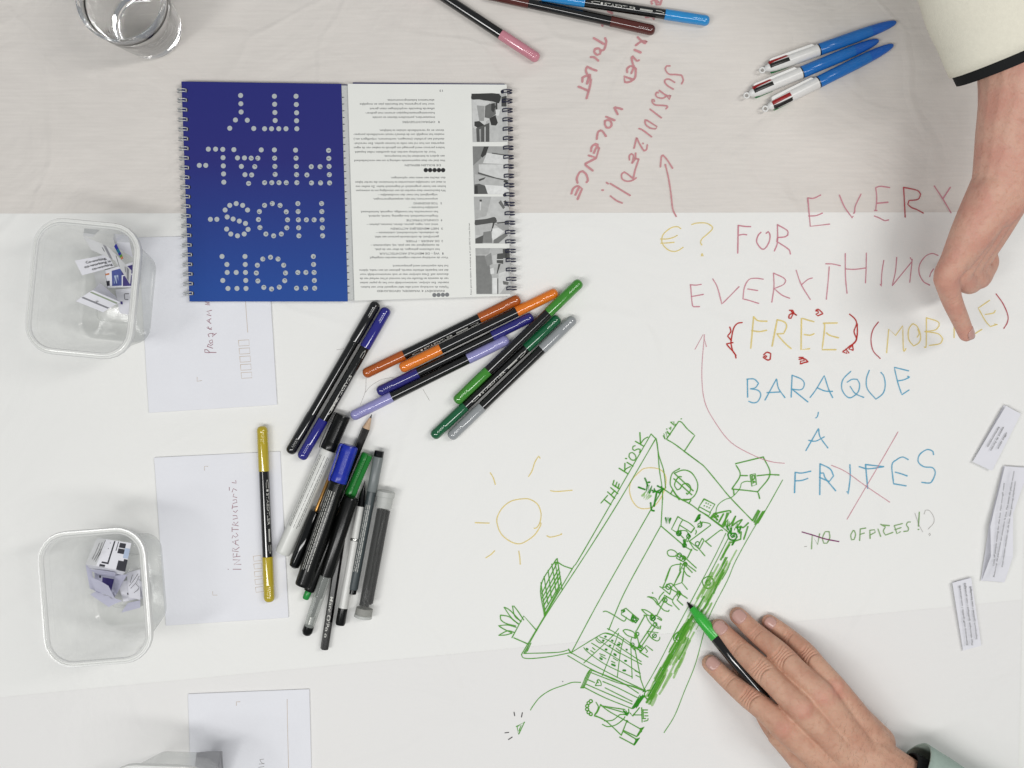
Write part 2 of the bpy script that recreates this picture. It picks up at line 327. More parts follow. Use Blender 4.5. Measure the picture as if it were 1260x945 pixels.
hw('drawn_house', [G2 + ("890,200 580,275 635,400 545,550;890,200 965,395 825,590;545,555 700,570 825,585;635,405 715,407;820,408 900,400 960,395 1065,400;560,560 567,620;835,600 850,660;745,400 800,385 815,505 765,525 745,400;765,410 795,405 790,440 770,455 765,410;770,465 800,480;790,470 775,490;235,665 355,725 300,815 180,750 235,665;180,755 170,790 290,855 305,815;255,710 260,710;280,720 284,720;305,735 309,737;235,740 240,741;265,750 269,752;290,762 294,764",)], 1.5, GRN)
hw('drawn_cable', [G2 + ("745,472 700,470 650,490 635,540 600,590 555,635 520,655 470,670 410,710 375,760 365,830",), (0, 0, 1, "962.8,590.5 941,629 926,652 905,690 894.4,715 871,762 856,815 842,850 830,880 817,901"), (0, 0, 1, "893,656 881,681 866,710 832,774 811,815 792,849;896,662 868,716")], 0.95, GRN)
hw('drawn_hut', [G2 + ("835,790 770,905;850,800 790,920;885,805 800,945;905,800 830,930",), G3 + ("700,200 870,165 890,185;760,290 810,200;790,340 870,190;740,270 700,200 665,245;690,215 745,265;720,190 755,235 700,230;665,245 800,345;815,340 850,190;680,240 740,200 700,250 750,220",)], 1.9, GRN)
hw('drawn_grass', [G3 + ("815,330 860,260 850,340 900,300 945,220 900,340 960,290 1020,260 950,360 1000,340 1030,350 1085,300;830,300 850,380 870,280 890,390 910,310 930,380 960,300 970,400 1000,330 985,410;880,520 1000,480 1005,400;905,545 935,490;1080,340 1035,480",)], 1.9, GRN)
hw('drawn_grass', [G3 + ("915,440 930,430 935,450 905,460 890,440 905,415 945,420 960,455 930,490 880,480 860,430 880,400;850,340 880,400 900,350 890,420;960,340 985,420 1000,350;910,540 930,500",)], 2.0, DGR)
# the scribbled counter: overlapping felt-tip streaks laid side by side
A_, B_ = np.array((895.0, 660.0)), np.array((790.0, 856.0)); AX = (B_ - A_); LEN = np.linalg.norm(AX); AX /= LEN; NR = np.array((-AX[1], AX[0])) * -1
def streaks(n, lo, hi, wmin, wmax, m, seed, lmin=20, lmax=60, t0=0.0, t1=1.0):
    r = random.Random(seed); V, F = [], []
    for _ in range(n):
        t = LEN * (t0 + (t1 - t0) * r.random()); l = lmin + (lmax - lmin) * r.random(); o = lo + (hi - lo) * r.random()
        a = A_ + AX * t + NR * o; b = A_ + AX * min(LEN * 1.02, t + l) + NR * (o + r.uniform(-2, 2))
        if t + l > LEN * 1.05: continue
        mid = (a + b) / 2 + NR * r.uniform(-0.8, 0.8)
        ribbon(V, F, [a, mid, b], r.uniform(wmin, wmax), 0.00085, True)
    link('scribbled_counter', mesh('scribbled_counter', V, F), m, white_paper)
if NR[0] < 0: NR = -NR
streaks(26, 4, 18, 1.6, 3.2, LGR, 1)
streaks(15, 4, 10, 1.3, 2.4, GRN, 2)
streaks(16, 12, 23, 1.4, 2.6, LGR, 3, 15, 45, 0.12, 0.95)
streaks(18, 8, 19, 0.9, 1.5, GRN, 5, 12, 34, 0.1, 0.9)
streaks(9, 3.5, 9, 1.2, 2.2, DGR, 4, 14, 40)
def ring_s(cx, cy, r, seed):
    q = random.Random(seed); return ' '.join('%.1f,%.1f' % (cx + r * math.cos(a) * q.uniform(.85, 1.1), cy + r * math.sin(a) * q.uniform(.85, 1.1)) for a in [i * 0.7 for i in range(22)])
hw('drawn_balls', [(0, 0, 1, ring_s(871, 716.5, 7.5, 1) + ';' + ring_s(836, 784.5, 7.5, 2) + ';' + ring_s(799, 855, 6, 3) + ';' + ring_s(871, 717, 3, 5) + ';' + ring_s(836, 785, 3.5, 6))], 1.2, GRN)
hw('drawn_people', [G3 + ("305,230 235,370 300,410;305,230 360,265 325,325 300,410;360,265 430,300 490,350 450,410;325,325 390,365 450,405;300,400 340,385 400,390 435,440 400,480 380,570;330,430 370,470;380,480 410,510 440,450;555,280 570,310 520,350 560,350 575,300 550,290;575,290 650,305 670,325 430,505;490,360 450,410;505,380 510,400 500,425;800,385 770,385 620,500;605,500 675,560;575,470 530,560 545,590 590,500 580,475;440,510 530,580 605,665;430,500 480,580 520,605;380,560 460,605;120,335 370,550;"
    "300,640 270,610 230,597 195,610 190,640 215,668 280,670;280,660 320,650 380,680 340,720 290,690 300,660;330,660 400,680 350,700 390,710;460,590 410,690;380,680 510,800;385,745 505,835;375,755 465,850;360,800 400,870 440,895;385,740 355,945;340,840 280,945;325,830 335,740 360,760 330,835;350,755 270,765 220,800 165,940;370,740 400,760 380,770 395,745",),
    G4 + ("580,265 540,380 500,470;465,465 490,480 575,550;495,475 545,465;545,440 600,435 690,540 640,520 560,470 540,440;610,455 710,420 770,495;730,300 710,420;690,300 620,450;600,460 575,550;695,545 770,595;660,540 620,590 610,640 680,720;690,550 665,600 655,610 720,670;655,550 670,580 690,560;510,525 470,570 455,605;515,560 605,610;515,575 450,665;510,600 545,650 600,680;450,665 510,725 560,740 568,725;330,578 370,580 420,600 445,650;350,580 400,610 440,665;540,570 430,790;385,530 388,540",),
    G5 + ("895,178 940,185 1000,220 1030,245 990,250 940,225 895,180;1050,240 1110,280 1115,300 1070,275;920,240 955,245;930,245 840,410;945,250 975,310 1030,365 1100,395 1105,360;1025,310 1080,375 1095,370;1010,350 870,560;1040,370 890,590;830,415 875,600;690,410 720,400 780,415 820,445 830,500 790,485 730,460 690,415;830,420 840,495 815,500 820,440;955,420 1080,435 1010,490 1050,455;960,430 1000,490 1060,525 1090,510 1095,485;860,570 900,620;880,650 945,575 1015,630;930,600 960,640 945,655;870,645 965,705;765,560 850,605;780,590 830,640 810,600;470,203 500,198 550,220 600,250 690,305 715,295 725,265;720,165 680,190 670,235 800,320 860,285 720,165",)], 1.25, GRN)
hw('drawn_people', [G3 + ("300,420 330,380 310,430 345,390 320,430;375,500 380,570 365,540 395,550 370,490;420,420 440,445 425,430;170,245 175,305 190,240 195,305 205,240 215,305 225,250;540,215 490,290 555,240 500,290 550,210;340,660 370,690 350,700 390,690",), G4 + ("680,530 700,545 685,555",),
    G5 + ("1000,240 1010,300 1030,245 1030,295 1050,250 1000,290;800,240 780,290 830,325 860,285 810,245 800,300 840,300 820,270;675,190 700,185 690,215 705,195;870,570 890,610 870,600",)], 2.3, DGR)
hw('drawn_people', [(0, 0, 1, ';'.join(ring_s(x, y, r, i + 40) for i, (x, y, r) in enumerate(((840, 687, 3.6), (843, 694, 2.4), (836, 683, 2.6), (835, 656, 3.2), (842, 671, 2.6), (847, 660, 2.4), (861, 646, 2.6), (822, 722, 3.0), (835, 729, 2.2), (818, 738, 2.8), (803, 760, 3.4), (806, 768, 2.2), (788, 797, 3.2), (784, 780, 2.2), (805, 782, 2.4), (778, 793, 2.2), (858, 669, 2.6)))))], 0.9, DGR)
hw('drawn_table', [G5 + ("125,650 385,490 490,440 580,460;640,390 545,500 255,770;640,440 580,600 460,910;695,500 660,650 625,930;785,490 775,570 790,940;820,610 885,945;515,390 600,435 740,530 890,640;490,440 620,480 760,570 890,640;400,490 440,530 620,640 895,785;430,480 560,540 890,755;340,550 620,720 880,885;255,600 300,650 500,790 790,925;385,490 400,525 440,550 470,535;350,600 380,625;330,632 365,655;430,668 490,690;440,690 500,725;590,625 650,665;610,605 655,640;580,715 610,735 630,745;560,750 600,770;820,855 880,885;830,905 880,930;640,540 680,570",),
    (0, 0, 1, "703.3,803.3 719,812 759,833 786.7,846 792,849;698.5,806.5 727,823 760,838 790,849;788,835 793,849")], 1.1, GRN)
hw('drawn_table', [G5 + ("465,520 475,524;490,478 500,480;565,520 575,526;540,577 550,577;495,620 508,622;630,565 650,570;725,620 732,624;710,745 725,747;690,852 715,853;590,670 610,685;565,785 600,800;435,715 455,730;285,612 298,622",)], 2.2, DGR)
hw('drawn_bench', [G6 + ("245,70 205,120 135,275;255,80 165,275;240,75 150,275;130,280 165,280;170,275 410,395 700,510;210,190 285,222;375,210 540,280 700,360 780,400;400,280 540,350 700,430;190,240 420,340 700,460;240,110 420,180 560,230 700,260 800,300;250,85 450,160 600,230 770,340;320,200 300,240 290,255 360,255 350,210 325,185 310,200 325,225",)], 1.2, GRN)
hw('drawn_person', [G6 + ("350,465 320,540 285,585;350,465 435,535 640,650;360,480 620,520;390,490 600,550;280,590 400,640 580,805;300,590 380,630;640,650 580,805;640,650 790,735;600,750 750,820;605,765 745,850;560,825 720,910;830,715 750,820;800,735 760,800;780,835 720,915;745,850 725,905;370,685 430,710 520,690 600,630 620,600;390,645 450,645 500,630 560,580 600,575;300,440 325,490 310,540 285,575;600,530 640,590 610,560 660,570 630,530 650,590 600,570;660,515 665,560;680,560 700,590 740,540 705,595 780,500;720,580 800,580;805,500 810,660;820,520 825,620;830,525 870,525;835,555 870,555;840,590 875,590;830,650 870,640 875,620;820,620 850,620;"
    + ';'.join(ring_s(262 - 62 * math.cos(a), 500 + 75 * math.sin(a), 17, i) for i, a in enumerate((-1.25, -.75, -.25, .25, .75, 1.25))),)], 1.3, GRN)
hw('drawn_person', [G6 + ("705,505 790,350 720,510 800,370 740,500 820,360 760,490 830,370;810,300 850,320 820,325 840,300;790,735 820,720 760,810 800,760;740,850 770,840 725,905;640,645 650,655;880,360 900,380 885,400 905,360;610,540 650,580 620,580 655,560",)], 2.3, DGR)
hw('drawn_plant', [G7 + ("270,940 400,700 545,865;345,790 270,730 180,600 250,640 370,765;275,590 300,700 370,760;290,590 330,640 400,745;340,790 240,710 140,690 150,745 210,785 310,810;315,825 220,800 120,808 180,845 265,885;290,880 220,865 120,915 200,910 270,890",), G8 + ("290,42 440,108",)], 1.3, GRN)
hw('drawn_panel', [G7 + ("770,65 740,105 590,365 630,700;770,65 800,250 825,415;770,100 840,145 935,178;740,105 780,110;590,330 610,480 640,690;625,265 650,430 665,560;670,195 690,360 705,500;710,125 740,300 755,430;745,105 770,240 785,370;600,450 770,110;605,500 790,170;615,540 800,215;620,590 805,260;630,640 815,330;635,680 800,380",)], 1.3, GRN)
hw('drawn_antenna', [G8 + ("475,842 500,800 580,700 700,620 850,565 940,535 1030,535",), (600, 660, 3.635, "128,850 165,830 138,885 132,850 150,845 140,870;165,830 160,840 140,883")], 1.1, GRN)
hw('drawn_ticks', [G8 + ("292,865 300,905;385,870 375,920;830,525 833,526",), (600, 660, 3.635, "77,878 95,876;93,908 110,897")], 1.0, BLK)
hw('drawn_bee', [G1 + ("660,705 680,750 690,790;590,805 630,820 660,830;700,750 715,750;690,780 670,860 710,780 690,870 740,790 710,870;740,840 770,850 760,820 780,855 750,860;780,850 830,870;800,790 850,820 800,850;840,800 860,830 830,860 870,820",), K + ("380,560 385,600 400,607;415,500 400,580",)], 2.0, DGR)
hw('drawn_bee', [G1 + ("630,900 660,860 650,930 690,870 670,940 710,880 690,940 725,900",)], 2.6, LGR)

# ------------------------------------------------------------------ text and round bodies
def text_geo(s, size, align='LEFT', bold=0.012):
    cu = bpy.data.curves.new('text', 'FONT'); cu.body = s; cu.size = size; cu.align_x = align; cu.resolution_u = 2; cu.offset = bold * size
    o = bpy.data.objects.new('text', cu); COL.objects.link(o)
    dg = bpy.context.evaluated_depsgraph_get(); dg.update()
    me = bpy.data.meshes.new_from_object(o.evaluated_get(dg))
    V = np.array([v.co[:2] for v in me.vertices]) if len(me.vertices) else np.zeros((0, 2)); F = [tuple(p.vertices) for p in me.polygons]
    bpy.data.objects.remove(o); bpy.data.curves.remove(cu); bpy.data.meshes.remove(me)
    return V, F
def fit_text(V, F, s, start, end, h, z, shear=0.0):
    """lay text s between two photo pixels at height z (start = first letter), cap height h pixels"""
    g, f = text_geo(s, 1.0)
    if not len(g): return
    a, b = P(*start, z), P(*end, z); ux = (b - a); L = ux.length; ux /= L; uy = Vector((-ux.y, ux.x, 0))
    x0, x1 = g[:, 0].min(), g[:, 0].max(); hs = h / S / 0.72
    base = len(V)
    for x, y in g:
        q = a + ux * ((x - x0) / (x1 - x0) * L + shear * y * hs) + uy * (y * hs); V.append((q.x, q.y, z))
    F += [tuple(base + i for i in t) for t in f]

def lathe(profile, seg=28, sides=None):
    """solid of revolution about local X; profile = [(x, r), ...]"""
    V, F = [], []; n = len(profile)
    for x, r in profile:
        for k in range(seg):
            a = 2 * math.pi * k / seg; q = r
            if sides:   # many-sided barrel
                s = 2 * math.pi / sides; q = r * math.cos(s / 2) / math.cos((a % s) - s / 2)
            V.append((x, q * math.cos(a), q * math.sin(a)))
    for i in range(n - 1):
        for k in range(seg):
            k2 = (k + 1) % seg; F.append((i * seg + k, i * seg + k2, (i + 1) * seg + k2, (i + 1) * seg + k))
    F.append(tuple(range(seg))[::-1]); F.append(tuple((n - 1) * seg + k for k in range(seg)))
    return V, F
def lathe_obj(name, profile, m, parent, seg=28, sides=None, smooth=40):
    V, F = lathe(profile, seg, sides); return link(name, fix(mesh(name, V, F)), m, parent, smooth=smooth)
def frame(a, b, roll=0.0):
    """matrix with local X from a to b, origin in the middle, local Z as near to up as it can be"""
    a, b = Vector(a), Vector(b); x = (b - a).normalized(); y = Vector((0, 0, 1)).cross(x).normalized(); z = x.cross(y)
    R = Matrix((x, y, z)).transposed().to_4x4() @ Matrix.Rotation(roll, 4, 'X')
    return Matrix.Translation((a + b) / 2) @ R, (b - a).length
def wrap_text(name, s, x0, L, h, r, m, parent, ang=0.0, flip=False):
    """printed line bent round a barrel of radius r, along local X from x0"""
    g, f = text_geo(s, 1.0); a0, a1 = g[:, 0].min(), g[:, 0].max(); hs = h / 0.72; V = []
    for x, y in g:
        u = (x - a0) / (a1 - a0) * L; v = (y - 0.36) * hs
        if flip: u, v = L - u, -v
        t = ang + v / r
        V.append((x0 + u, r * math.sin(t), r * math.cos(t)))
    return link(name, mesh(name, V, f), m, parent)
def wrap_quads(name, quads, r, m, parent):
    """flat print on a barrel: quads of (x0, x1, v0, v1) in metres"""
    V, F = [], []
    for x0, x1, v0, v1 in quads:
        b = len(V)
        nseg = 3
        for i in range(nseg + 1):
            t = (v0 + (v1 - v0) * i / nseg) / r
            V.append((x0, r * math.sin(t), r * math.cos(t))); V.append((x1, r * math.sin(t), r * math.cos(t)))
        for i in range(nseg): F.append((b + 2 * i, b + 2 * i + 1, b + 2 * i + 3, b + 2 * i + 2))
    return link(name, mesh(name, V, F), m, parent)
def small_print(x0, x1, vs, h, seed):
    """lines of print too small to read, as runs of word-long marks"""
    r = random.Random(seed); Q = []
    for v in vs:
        x = x0
        while x < x1 - 0.002:
            l = r.uniform(0.002, 0.007); l = min(l, x1 - x)
            hh = h * r.uniform(0.75, 1.0); Q.append((x, x + l, v - hh / 2, v + hh / 2))
            x += l + 0.0007
    return Q

# ------------------------------------------------------------------ double-ended felt pens
BODY = mat('pen_black', (13, 13, 13), rough=0.07, noise=0.03, spec=0.9)
PRINT = mat('print_white', (205, 205, 198), rough=0.6, noise=0.04)
def felt_pen(a, b, capcol, capname, label, za=0.0, zb=0.0, capa=0.043, capb=0.043, writing=None, roll=0.0, rev=False, bodymat=None):
    r = 0.0047; rc = 0.0051
    A, B = P(*a, ZB + rc + za), P(*b, ZB + rc + zb)
    M, L = frame(A, B, roll); t = empty('felt_pen', M); h = L / 2
    cm = mat('pen_cap_' + capname, capcol, rough=0.08, noise=0.03, spec=0.9)
    x0, x1 = -h + capa, h - capb
    lathe_obj('barrel', [(x0, r), (x0 + 0.0004, r), (x1 - 0.0004, r), (x1, r)], bodymat or BODY, t)
    for sgn, c in ((-1, capa), (1, capb)):
        pr = [(h - c - 0.0001, rc * 0.93), (h - c, rc * 0.985), (h - c + 0.0005, rc)]
        e = h - 0.0125
        pr += [(e - 0.004, rc)]
        for k in range(5):   # grip ribs near the end
            q = e - 0.003 + k * 0.0019
            pr += [(q, rc), (q + 0.0004, rc * 0.965), (q + 0.0008, rc * 0.965), (q + 0.0012, rc)]
        for k in range(7):   # domed end
            w = k / 6 * math.pi / 2 * 0.97; pr.append((h - 0.0046 + 0.0046 * math.sin(w), rc * math.cos(w) ** 0.75))
        lathe_obj('cap', [(sgn * x, q) for x, q in pr], cm, t)
    if writing:
        ang, flip = writing; o = 1 if not flip else -1
        cx = (x0 + x1) / 2
        wrap_text('lettering', 'STAEDTLER', cx - 0.020, 0.030, 0.0026, r + 0.00006, PRINT, t, ang, flip)
        ql = [(cx + (0.014 if not flip else -0.028) + k * 0.0011, cx + (0.014 if not flip else -0.028) + k * 0.0011 + 0.0008, ang * r - 0.0008, ang * r + 0.0008) for k in range(11)]
        wrap_quads('lettering', ql, r + 0.00006, PRINT, t)
        for xx, d in ((cx - 0.033, -1), (cx + 0.029, 1)):     # the two nib pictograms
            V = []; 
            for u, v in ((0, -0.0013), (0.005, -0.0013), (0.0085, 0), (0.005, 0.0013), (0, 0.0013)):
                uu = xx + u if d > 0 else xx + 0.0085 - u; tt_ = ang + v / r
                V.append((uu, (r + 6e-5) * math.sin(tt_), (r + 6e-5) * math.cos(tt_)))
            link('pictogram', mesh('pictogram', V, [(0, 1, 2, 3, 4)]), PRINT, t)
        wrap_quads('pictogram', [(cx - 0.0235, cx - 0.0215, ang * r - 0.0011, ang * r + 0.0011)], r + 6e-5, PRINT, t)
    return tag(t, label, 'pen', 'double-ended felt pens')
BLKCAP = mat('pen_black_matte', (26, 26, 27), rough=0.3, noise=0.03)
felt_pen((356, 558), (464, 372), (15, 15, 16), 'black', 'black felt pen with black caps beside the navy capped pen')
felt_pen((370, 565), (477, 379), (36, 36, 128), 'navy', 'black felt pen with navy caps and brand lettering beside the all black pen', writing=(-0.5, True), za=0.002)
felt_pen((447, 461), (640, 367), (172, 84, 24), 'rust', 'felt pen with rust brown caps beside the bright orange capped pen', writing=(-0.9, False))
felt_pen((492, 454), (686, 359), (226, 122, 30), 'orange', 'felt pen with bright orange caps lying against the navy capped pen', za=0.0026, zb=0.0006)
felt_pen((464, 483), (656, 389), (40, 38, 116), 'indigo', 'felt pen with indigo caps between the orange and lavender capped pens')
felt_pen((432, 513), (626, 417), (146, 144, 196), 'lavender', 'felt pen with pale lavender caps, one pointing at the pencil tip')
felt_pen((560, 495), (715, 346), (62, 138, 44), 'leaf', 'felt pen with leaf green caps resting across the indigo pen end', za=0.003, zb=0.006)
felt_pen((532, 538), (688, 390), (20, 92, 56), 'bottle', 'felt pen with dark bottle green caps beside the grey capped pen', writing=(-0.4, False))
felt_pen((553, 539), (707, 391), (148, 152, 154), 'grey', 'felt pen with plain grey caps beside the dark green capped pen')
felt_pen((322.5, 524), (331.5, 741), (184, 164, 42), 'mustard', 'felt pen with mustard yellow caps lying on an envelope', za=0.0012, zb=0.0012, writing=(0.8, False))
felt_pen((485, -44), (663, 73), (204, 134, 148), 'pink', 'felt pen with dusty pink cap lying on the grey paper')
felt_pen((596, -8), (806, 38), (84, 34, 28), 'maroon', 'felt pen with dark maroon caps beside the sky blue capped pen')
felt_pen((664, -6), (873, 26), (38, 140, 206), 'sky', 'felt pen with sky blue caps and white brand lettering on grey paper', za=0.006, zb=0.0, writing=(-0.1, False))

# ------------------------------------------------------------------ four-colour ballpoint pens
WPL = mat('white_plastic', (226, 226, 224), rough=0.28, noise=0.02)
def four_pen(loop, joint, tip, label, roll, sliders, dz=0.0):
    r = 0.0057
    A, B = P(*loop, ZB + r + dz), P(*tip, ZB + r + dz - 0.001)
    M, L = frame(A, B, 0); t = empty('ballpoint_pen', M); h = L / 2
    xj = -h + (P(*joint, ZB + r) - A).length
    bl = mat('blue_plastic', (34, 112, 190), rough=0.16, noise=0.05, scale=60); 
    lathe_obj('barrel', [(xj, r * 0.97), (xj + 0.0003, r), (xj + 0.02, r), (xj + 0.040, r * 0.99), (h - 0.026, r * 0.93)], bl, t)
    lathe_obj('tip', [(h - 0.026, r * 0.93), (h - 0.017, r * 0.84), (h - 0.009, r * 0.69), (h - 0.004, r * 0.52), (h - 0.0016, r * 0.36), (h - 0.0004, r * 0.2), (h, r * 0.08)], mat('blue_tip', (32, 98, 188), rough=0.14, noise=0.05, scale=60), t)
    lathe_obj('ring', [(xj - 0.0011, r * 0.985), (xj - 0.0009, r * 1.01), (xj - 0.0001, r * 1.01), (xj, r * 0.96)], BODY, t)
    x0 = -h + 0.0035
    lathe_obj('upper_barrel', [(x0, r * 0.25), (x0 + 0.001, r * 0.45), (x0 + 0.004, r * 0.72), (x0 + 0.010, r * 0.9), (x0 + 0.022, r * 0.98), (x0 + 0.03, r), (xj - 0.0012, r)], WPL, t)
    # hanging loop
    V, F = [], []; n, k = 20, 8; R_, q = 0.0024, 0.0009
    for i in range(n):
        a = 2 * math.pi * i / n
        for j in range(k):
            c = 2 * math.pi * j / k; V.append((-h + 0.001 + (R_ + q * math.cos(c)) * math.cos(a), (R_ + q * math.cos(c)) * math.sin(a), q * math.sin(c)))
    for i in range(n):
        for j in range(k): F.append((i * k + j, i * k + (j + 1) % k, ((i + 1) % n) * k + (j + 1) % k, ((i + 1) % n) * k + j))
    link('loop', fix(mesh('loop', V, F)), WPL, t, smooth=60)
    def bar(name, x_0, x_1, ang, w, lo, hi, m):
        """raised strip along the barrel at angle ang"""
        V, F = [], []; ca, sa = math.cos(ang), math.sin(ang)
        st = [(x_0, lo * 0.9), (x_0 + 0.001, hi * 0.97), (x_0 + 0.003, hi), (x_1 - 0.002, hi), (x_1, lo)]
        for x, hh in st:
            for yy, zz in ((-w / 2, r * 0.3), (-w / 2, hh - 0.0003), (-w / 2 + 0.0004, hh), (w / 2 - 0.0004, hh), (w / 2, hh - 0.0003), (w / 2, r * 0.3)):
                V.append((x, yy * ca + zz * sa, -yy * sa + zz * ca))
        for i in range(len(st) - 1):
            for j in range(5): F.append((i * 6 + j, i * 6 + j + 1, (i + 1) * 6 + j + 1, (i + 1) * 6 + j))
        F.append(tuple(range(6))); F.append(tuple((len(st) - 1) * 6 + j for j in range(6)))
        link(name, fix(mesh(name, V, F)), m, t, smooth=40)
    cols = {'red': (150, 28, 30), 'black': (26, 26, 26), 'green': (30, 110, 60), 'blue': (30, 60, 150)}
    for c, ang in sliders:
        bar('slider', x0 + 0.0045, x0 + 0.0245, roll + ang, 0.0036, r * 0.9, r * 1.08, mat('slider_' + c, cols[c], rough=0.35, noise=0.02))
    bar('clip', x0 + 0.006, xj - 0.004, roll + 1.35, 0.0036, r * 1.05, r * 1.35, WPL)
    return tag(t, label, 'pen', 'four-colour ballpoint pens')
sl = (('red', 1.0), ('black', 0.06), ('green', -2.3), ('blue', 2.6))
four_pen((936.7, 86.8), (1008.3, 61.5), (1103, 27), 'blue and white four-colour pen whose blue tip reaches nearest the cream sleeve', 0, sl)
four_pen((917.5, 118), (987, 89.4), (1081.5, 49.5), 'blue and white four-colour pen lying in the middle between two others', 0, sl)
four_pen((940.5, 134.3), (1007.4, 100.8), (1099.5, 55), 'blue and white four-colour pen with its red slider up', 0, (('red', 0.2), ('black', -0.72), ('green', -2.4), ('blue', 2.6)))

# ------------------------------------------------------------------ the heap of pens
GLOSSBLK = mat('gloss_black', (12, 13, 14), rough=0.08, noise=0.02)
DKBLK = mat('marker_black', (14, 15, 14), rough=0.22, noise=0.04, spec=0.35)
def stick(name, a, b, za, zb, label, cat, roll=0.0, group='pens heaped together'):
    A, B = P(*a, za), P(*b, zb); M, L = frame(A, B, roll); t = empty(name, M); return tag(t, label, cat, group), L / 2
def cap_ribs(x0, x1, r, n, depth=0.00025):
    pr = []
    for k in range(n):
        a = x0 + (x1 - x0) * k / n; w = (x1 - x0) / n
        pr += [(a, r), (a + w * 0.35, r), (a + w * 0.5, r - depth), (a + w * 0.85, r - depth)]
    return pr
def marker(name, a, b, za, zb, r, body, capm, caplen, label, clip_ang, prnt, pm, seed, endm=None):
    t, h = stick(name, a, b, za, zb, label, 'marker')
    xc = -h + caplen
    lathe_obj('barrel', [(xc, r * 0.9), (xc + 0.0008, r * 0.955), (xc + 0.002, r * 0.97), (h - 0.003, r * 0.97), (h - 0.0008, r * 0.94), (h, r * 0.86)], body, t, 36)
    lathe_obj('cap', [(-h, r * 0.8), (-h + 0.0005, r * 0.92), (-h + 0.002, r * 0.97)] + cap_ribs(-h + 0.006, xc - 0.008, r * 0.985, 14) + [(xc - 0.006, r), (xc - 0.0005, r * 1.01), (xc, r * 0.985)], capm, t, 36)
    # clip
    V, F = [], []; ca, sa = math.cos(clip_ang), math.sin(clip_ang); w = 0.004
    st = [(-h + 0.0004, r * 0.9, r * 1.0), (-h + 0.001, r * 0.95, r * 1.22), (-h + 0.004, r * 1.12, r * 1.27), (xc - 0.004, r * 1.12, r * 1.25), (xc + 0.001, r * 1.03, r * 1.17)]
    for x, lo, hi in st:
        for yy, zz in ((-w / 2, lo), (-w / 2, hi), (w / 2, hi), (w / 2, lo)): V.append((x, yy * ca + zz * sa, -yy * sa + zz * ca))
    for i in range(len(st) - 1):
        for j in range(4): F.append((i * 4 + j, i * 4 + (j + 1) % 4, (i + 1) * 4 + (j + 1) % 4, (i + 1) * 4 + j))
    F += [(0, 1, 2, 3), tuple(16 + j for j in range(4))]
    link('clip', fix(mesh('clip', V, F)), capm, t, smooth=35)
    if prnt:
        x0, x1, vs, hh = prnt
        wrap_quads('small_print', small_print(-h + x0, h - x1, vs, hh, seed), r * 0.975, pm, t)
    if endm: lathe_obj('end_plug', [(h - 0.0002, r * 0.55), (h + 0.0006, r * 0.6), (h + 0.0075, r * 0.58), (h + 0.0085, r * 0.45)], endm, t)
    return t
WMK = mat('marker_white', (214, 215, 210), rough=0.3, noise=0.02)
marker('whiteboard_marker', (422.5, 510.5), (347.5, 681), ZB + 0.0078, ZB + 0.0078, 0.0076, WMK, DKBLK, 0.036, 'white marker with black cap leaning on the pen heap edge', -1.45,
       (0.042, 0.028, (-0.0046, -0.0030, 0.0006, 0.0036, 0.0052), 0.0005), BLKCAP, 3)
BCAP = mat('marker_blue_cap', (24, 44, 160), rough=0.28, noise=0.04)
marker('permanent_marker', (431, 548), (372.5, 721), ZB + 0.0195, ZB + 0.0175, 0.0080, DKBLK, BCAP, 0.036, 'black marker with royal blue cap lying on top of the heap', -1.2,
       (0.045, 0.016, (-0.0056, -0.0036, -0.0016, 0.0010), 0.0006), PRINT, 5)
GCAP = mat('marker_green_cap', (28, 118, 44), rough=0.28, noise=0.05)
marker('green_marker', (452.5, 558), (380, 727), ZB + 0.0058, ZB + 0.0058, 0.0055, DKBLK, GCAP, 0.043, 'black marker with green cap and green end plug in the heap', 0.55, None, None, 7, endm=mat('green_plug', (32, 140, 60), rough=0.3))
# sharpened pencil
def pencil(a, b, za, zb, label, sharp, word=None):
    t, h = stick('pencil', a, b, za, zb, label, 'pencil'); r = 0.0038
    x0 = -h + (0.0145 if sharp else 0)
    lathe_obj('barrel', [(x0, r), (h - 0.0006, r), (h, r * 0.9)], mat('pencil_black', (13, 13, 14), rough=0.2, spec=0.35), t, 24, sides=6, smooth=25)
    if sharp:
        lathe_obj('wood_cone', [(-h + 0.0035, 0.0011), (x0 - 0.001, r * 0.92), (x0, r * 0.99)], mat('pencil_wood', (198, 168, 138), rough=0.7, noise=0.12, scale=500), t, 24)
        lathe_obj('lead', [(-h, 0.0003), (-h + 0.0036, 0.00112)], mat('graphite', (60, 58, 58), rough=0.4), t, 12)
    if word: wrap_text('lettering', word[0], h - word[1], word[2], 0.0036, r * 0.95, PRINT, t, word[3], word[4])
    return t
pencil((457.5, 510), (392, 668), ZB + 0.0046, ZB + 0.0046, 'sharpened black pencil with bare wood tip in the pen heap', True)
pencil((428, 610), (399, 799), ZB + 0.0046, ZB + 0.0046, 'unsharpened black pencil with white lettering near its end', False, ("Marc O'Polo", 0.0515, 0.0395, 0.0, False))
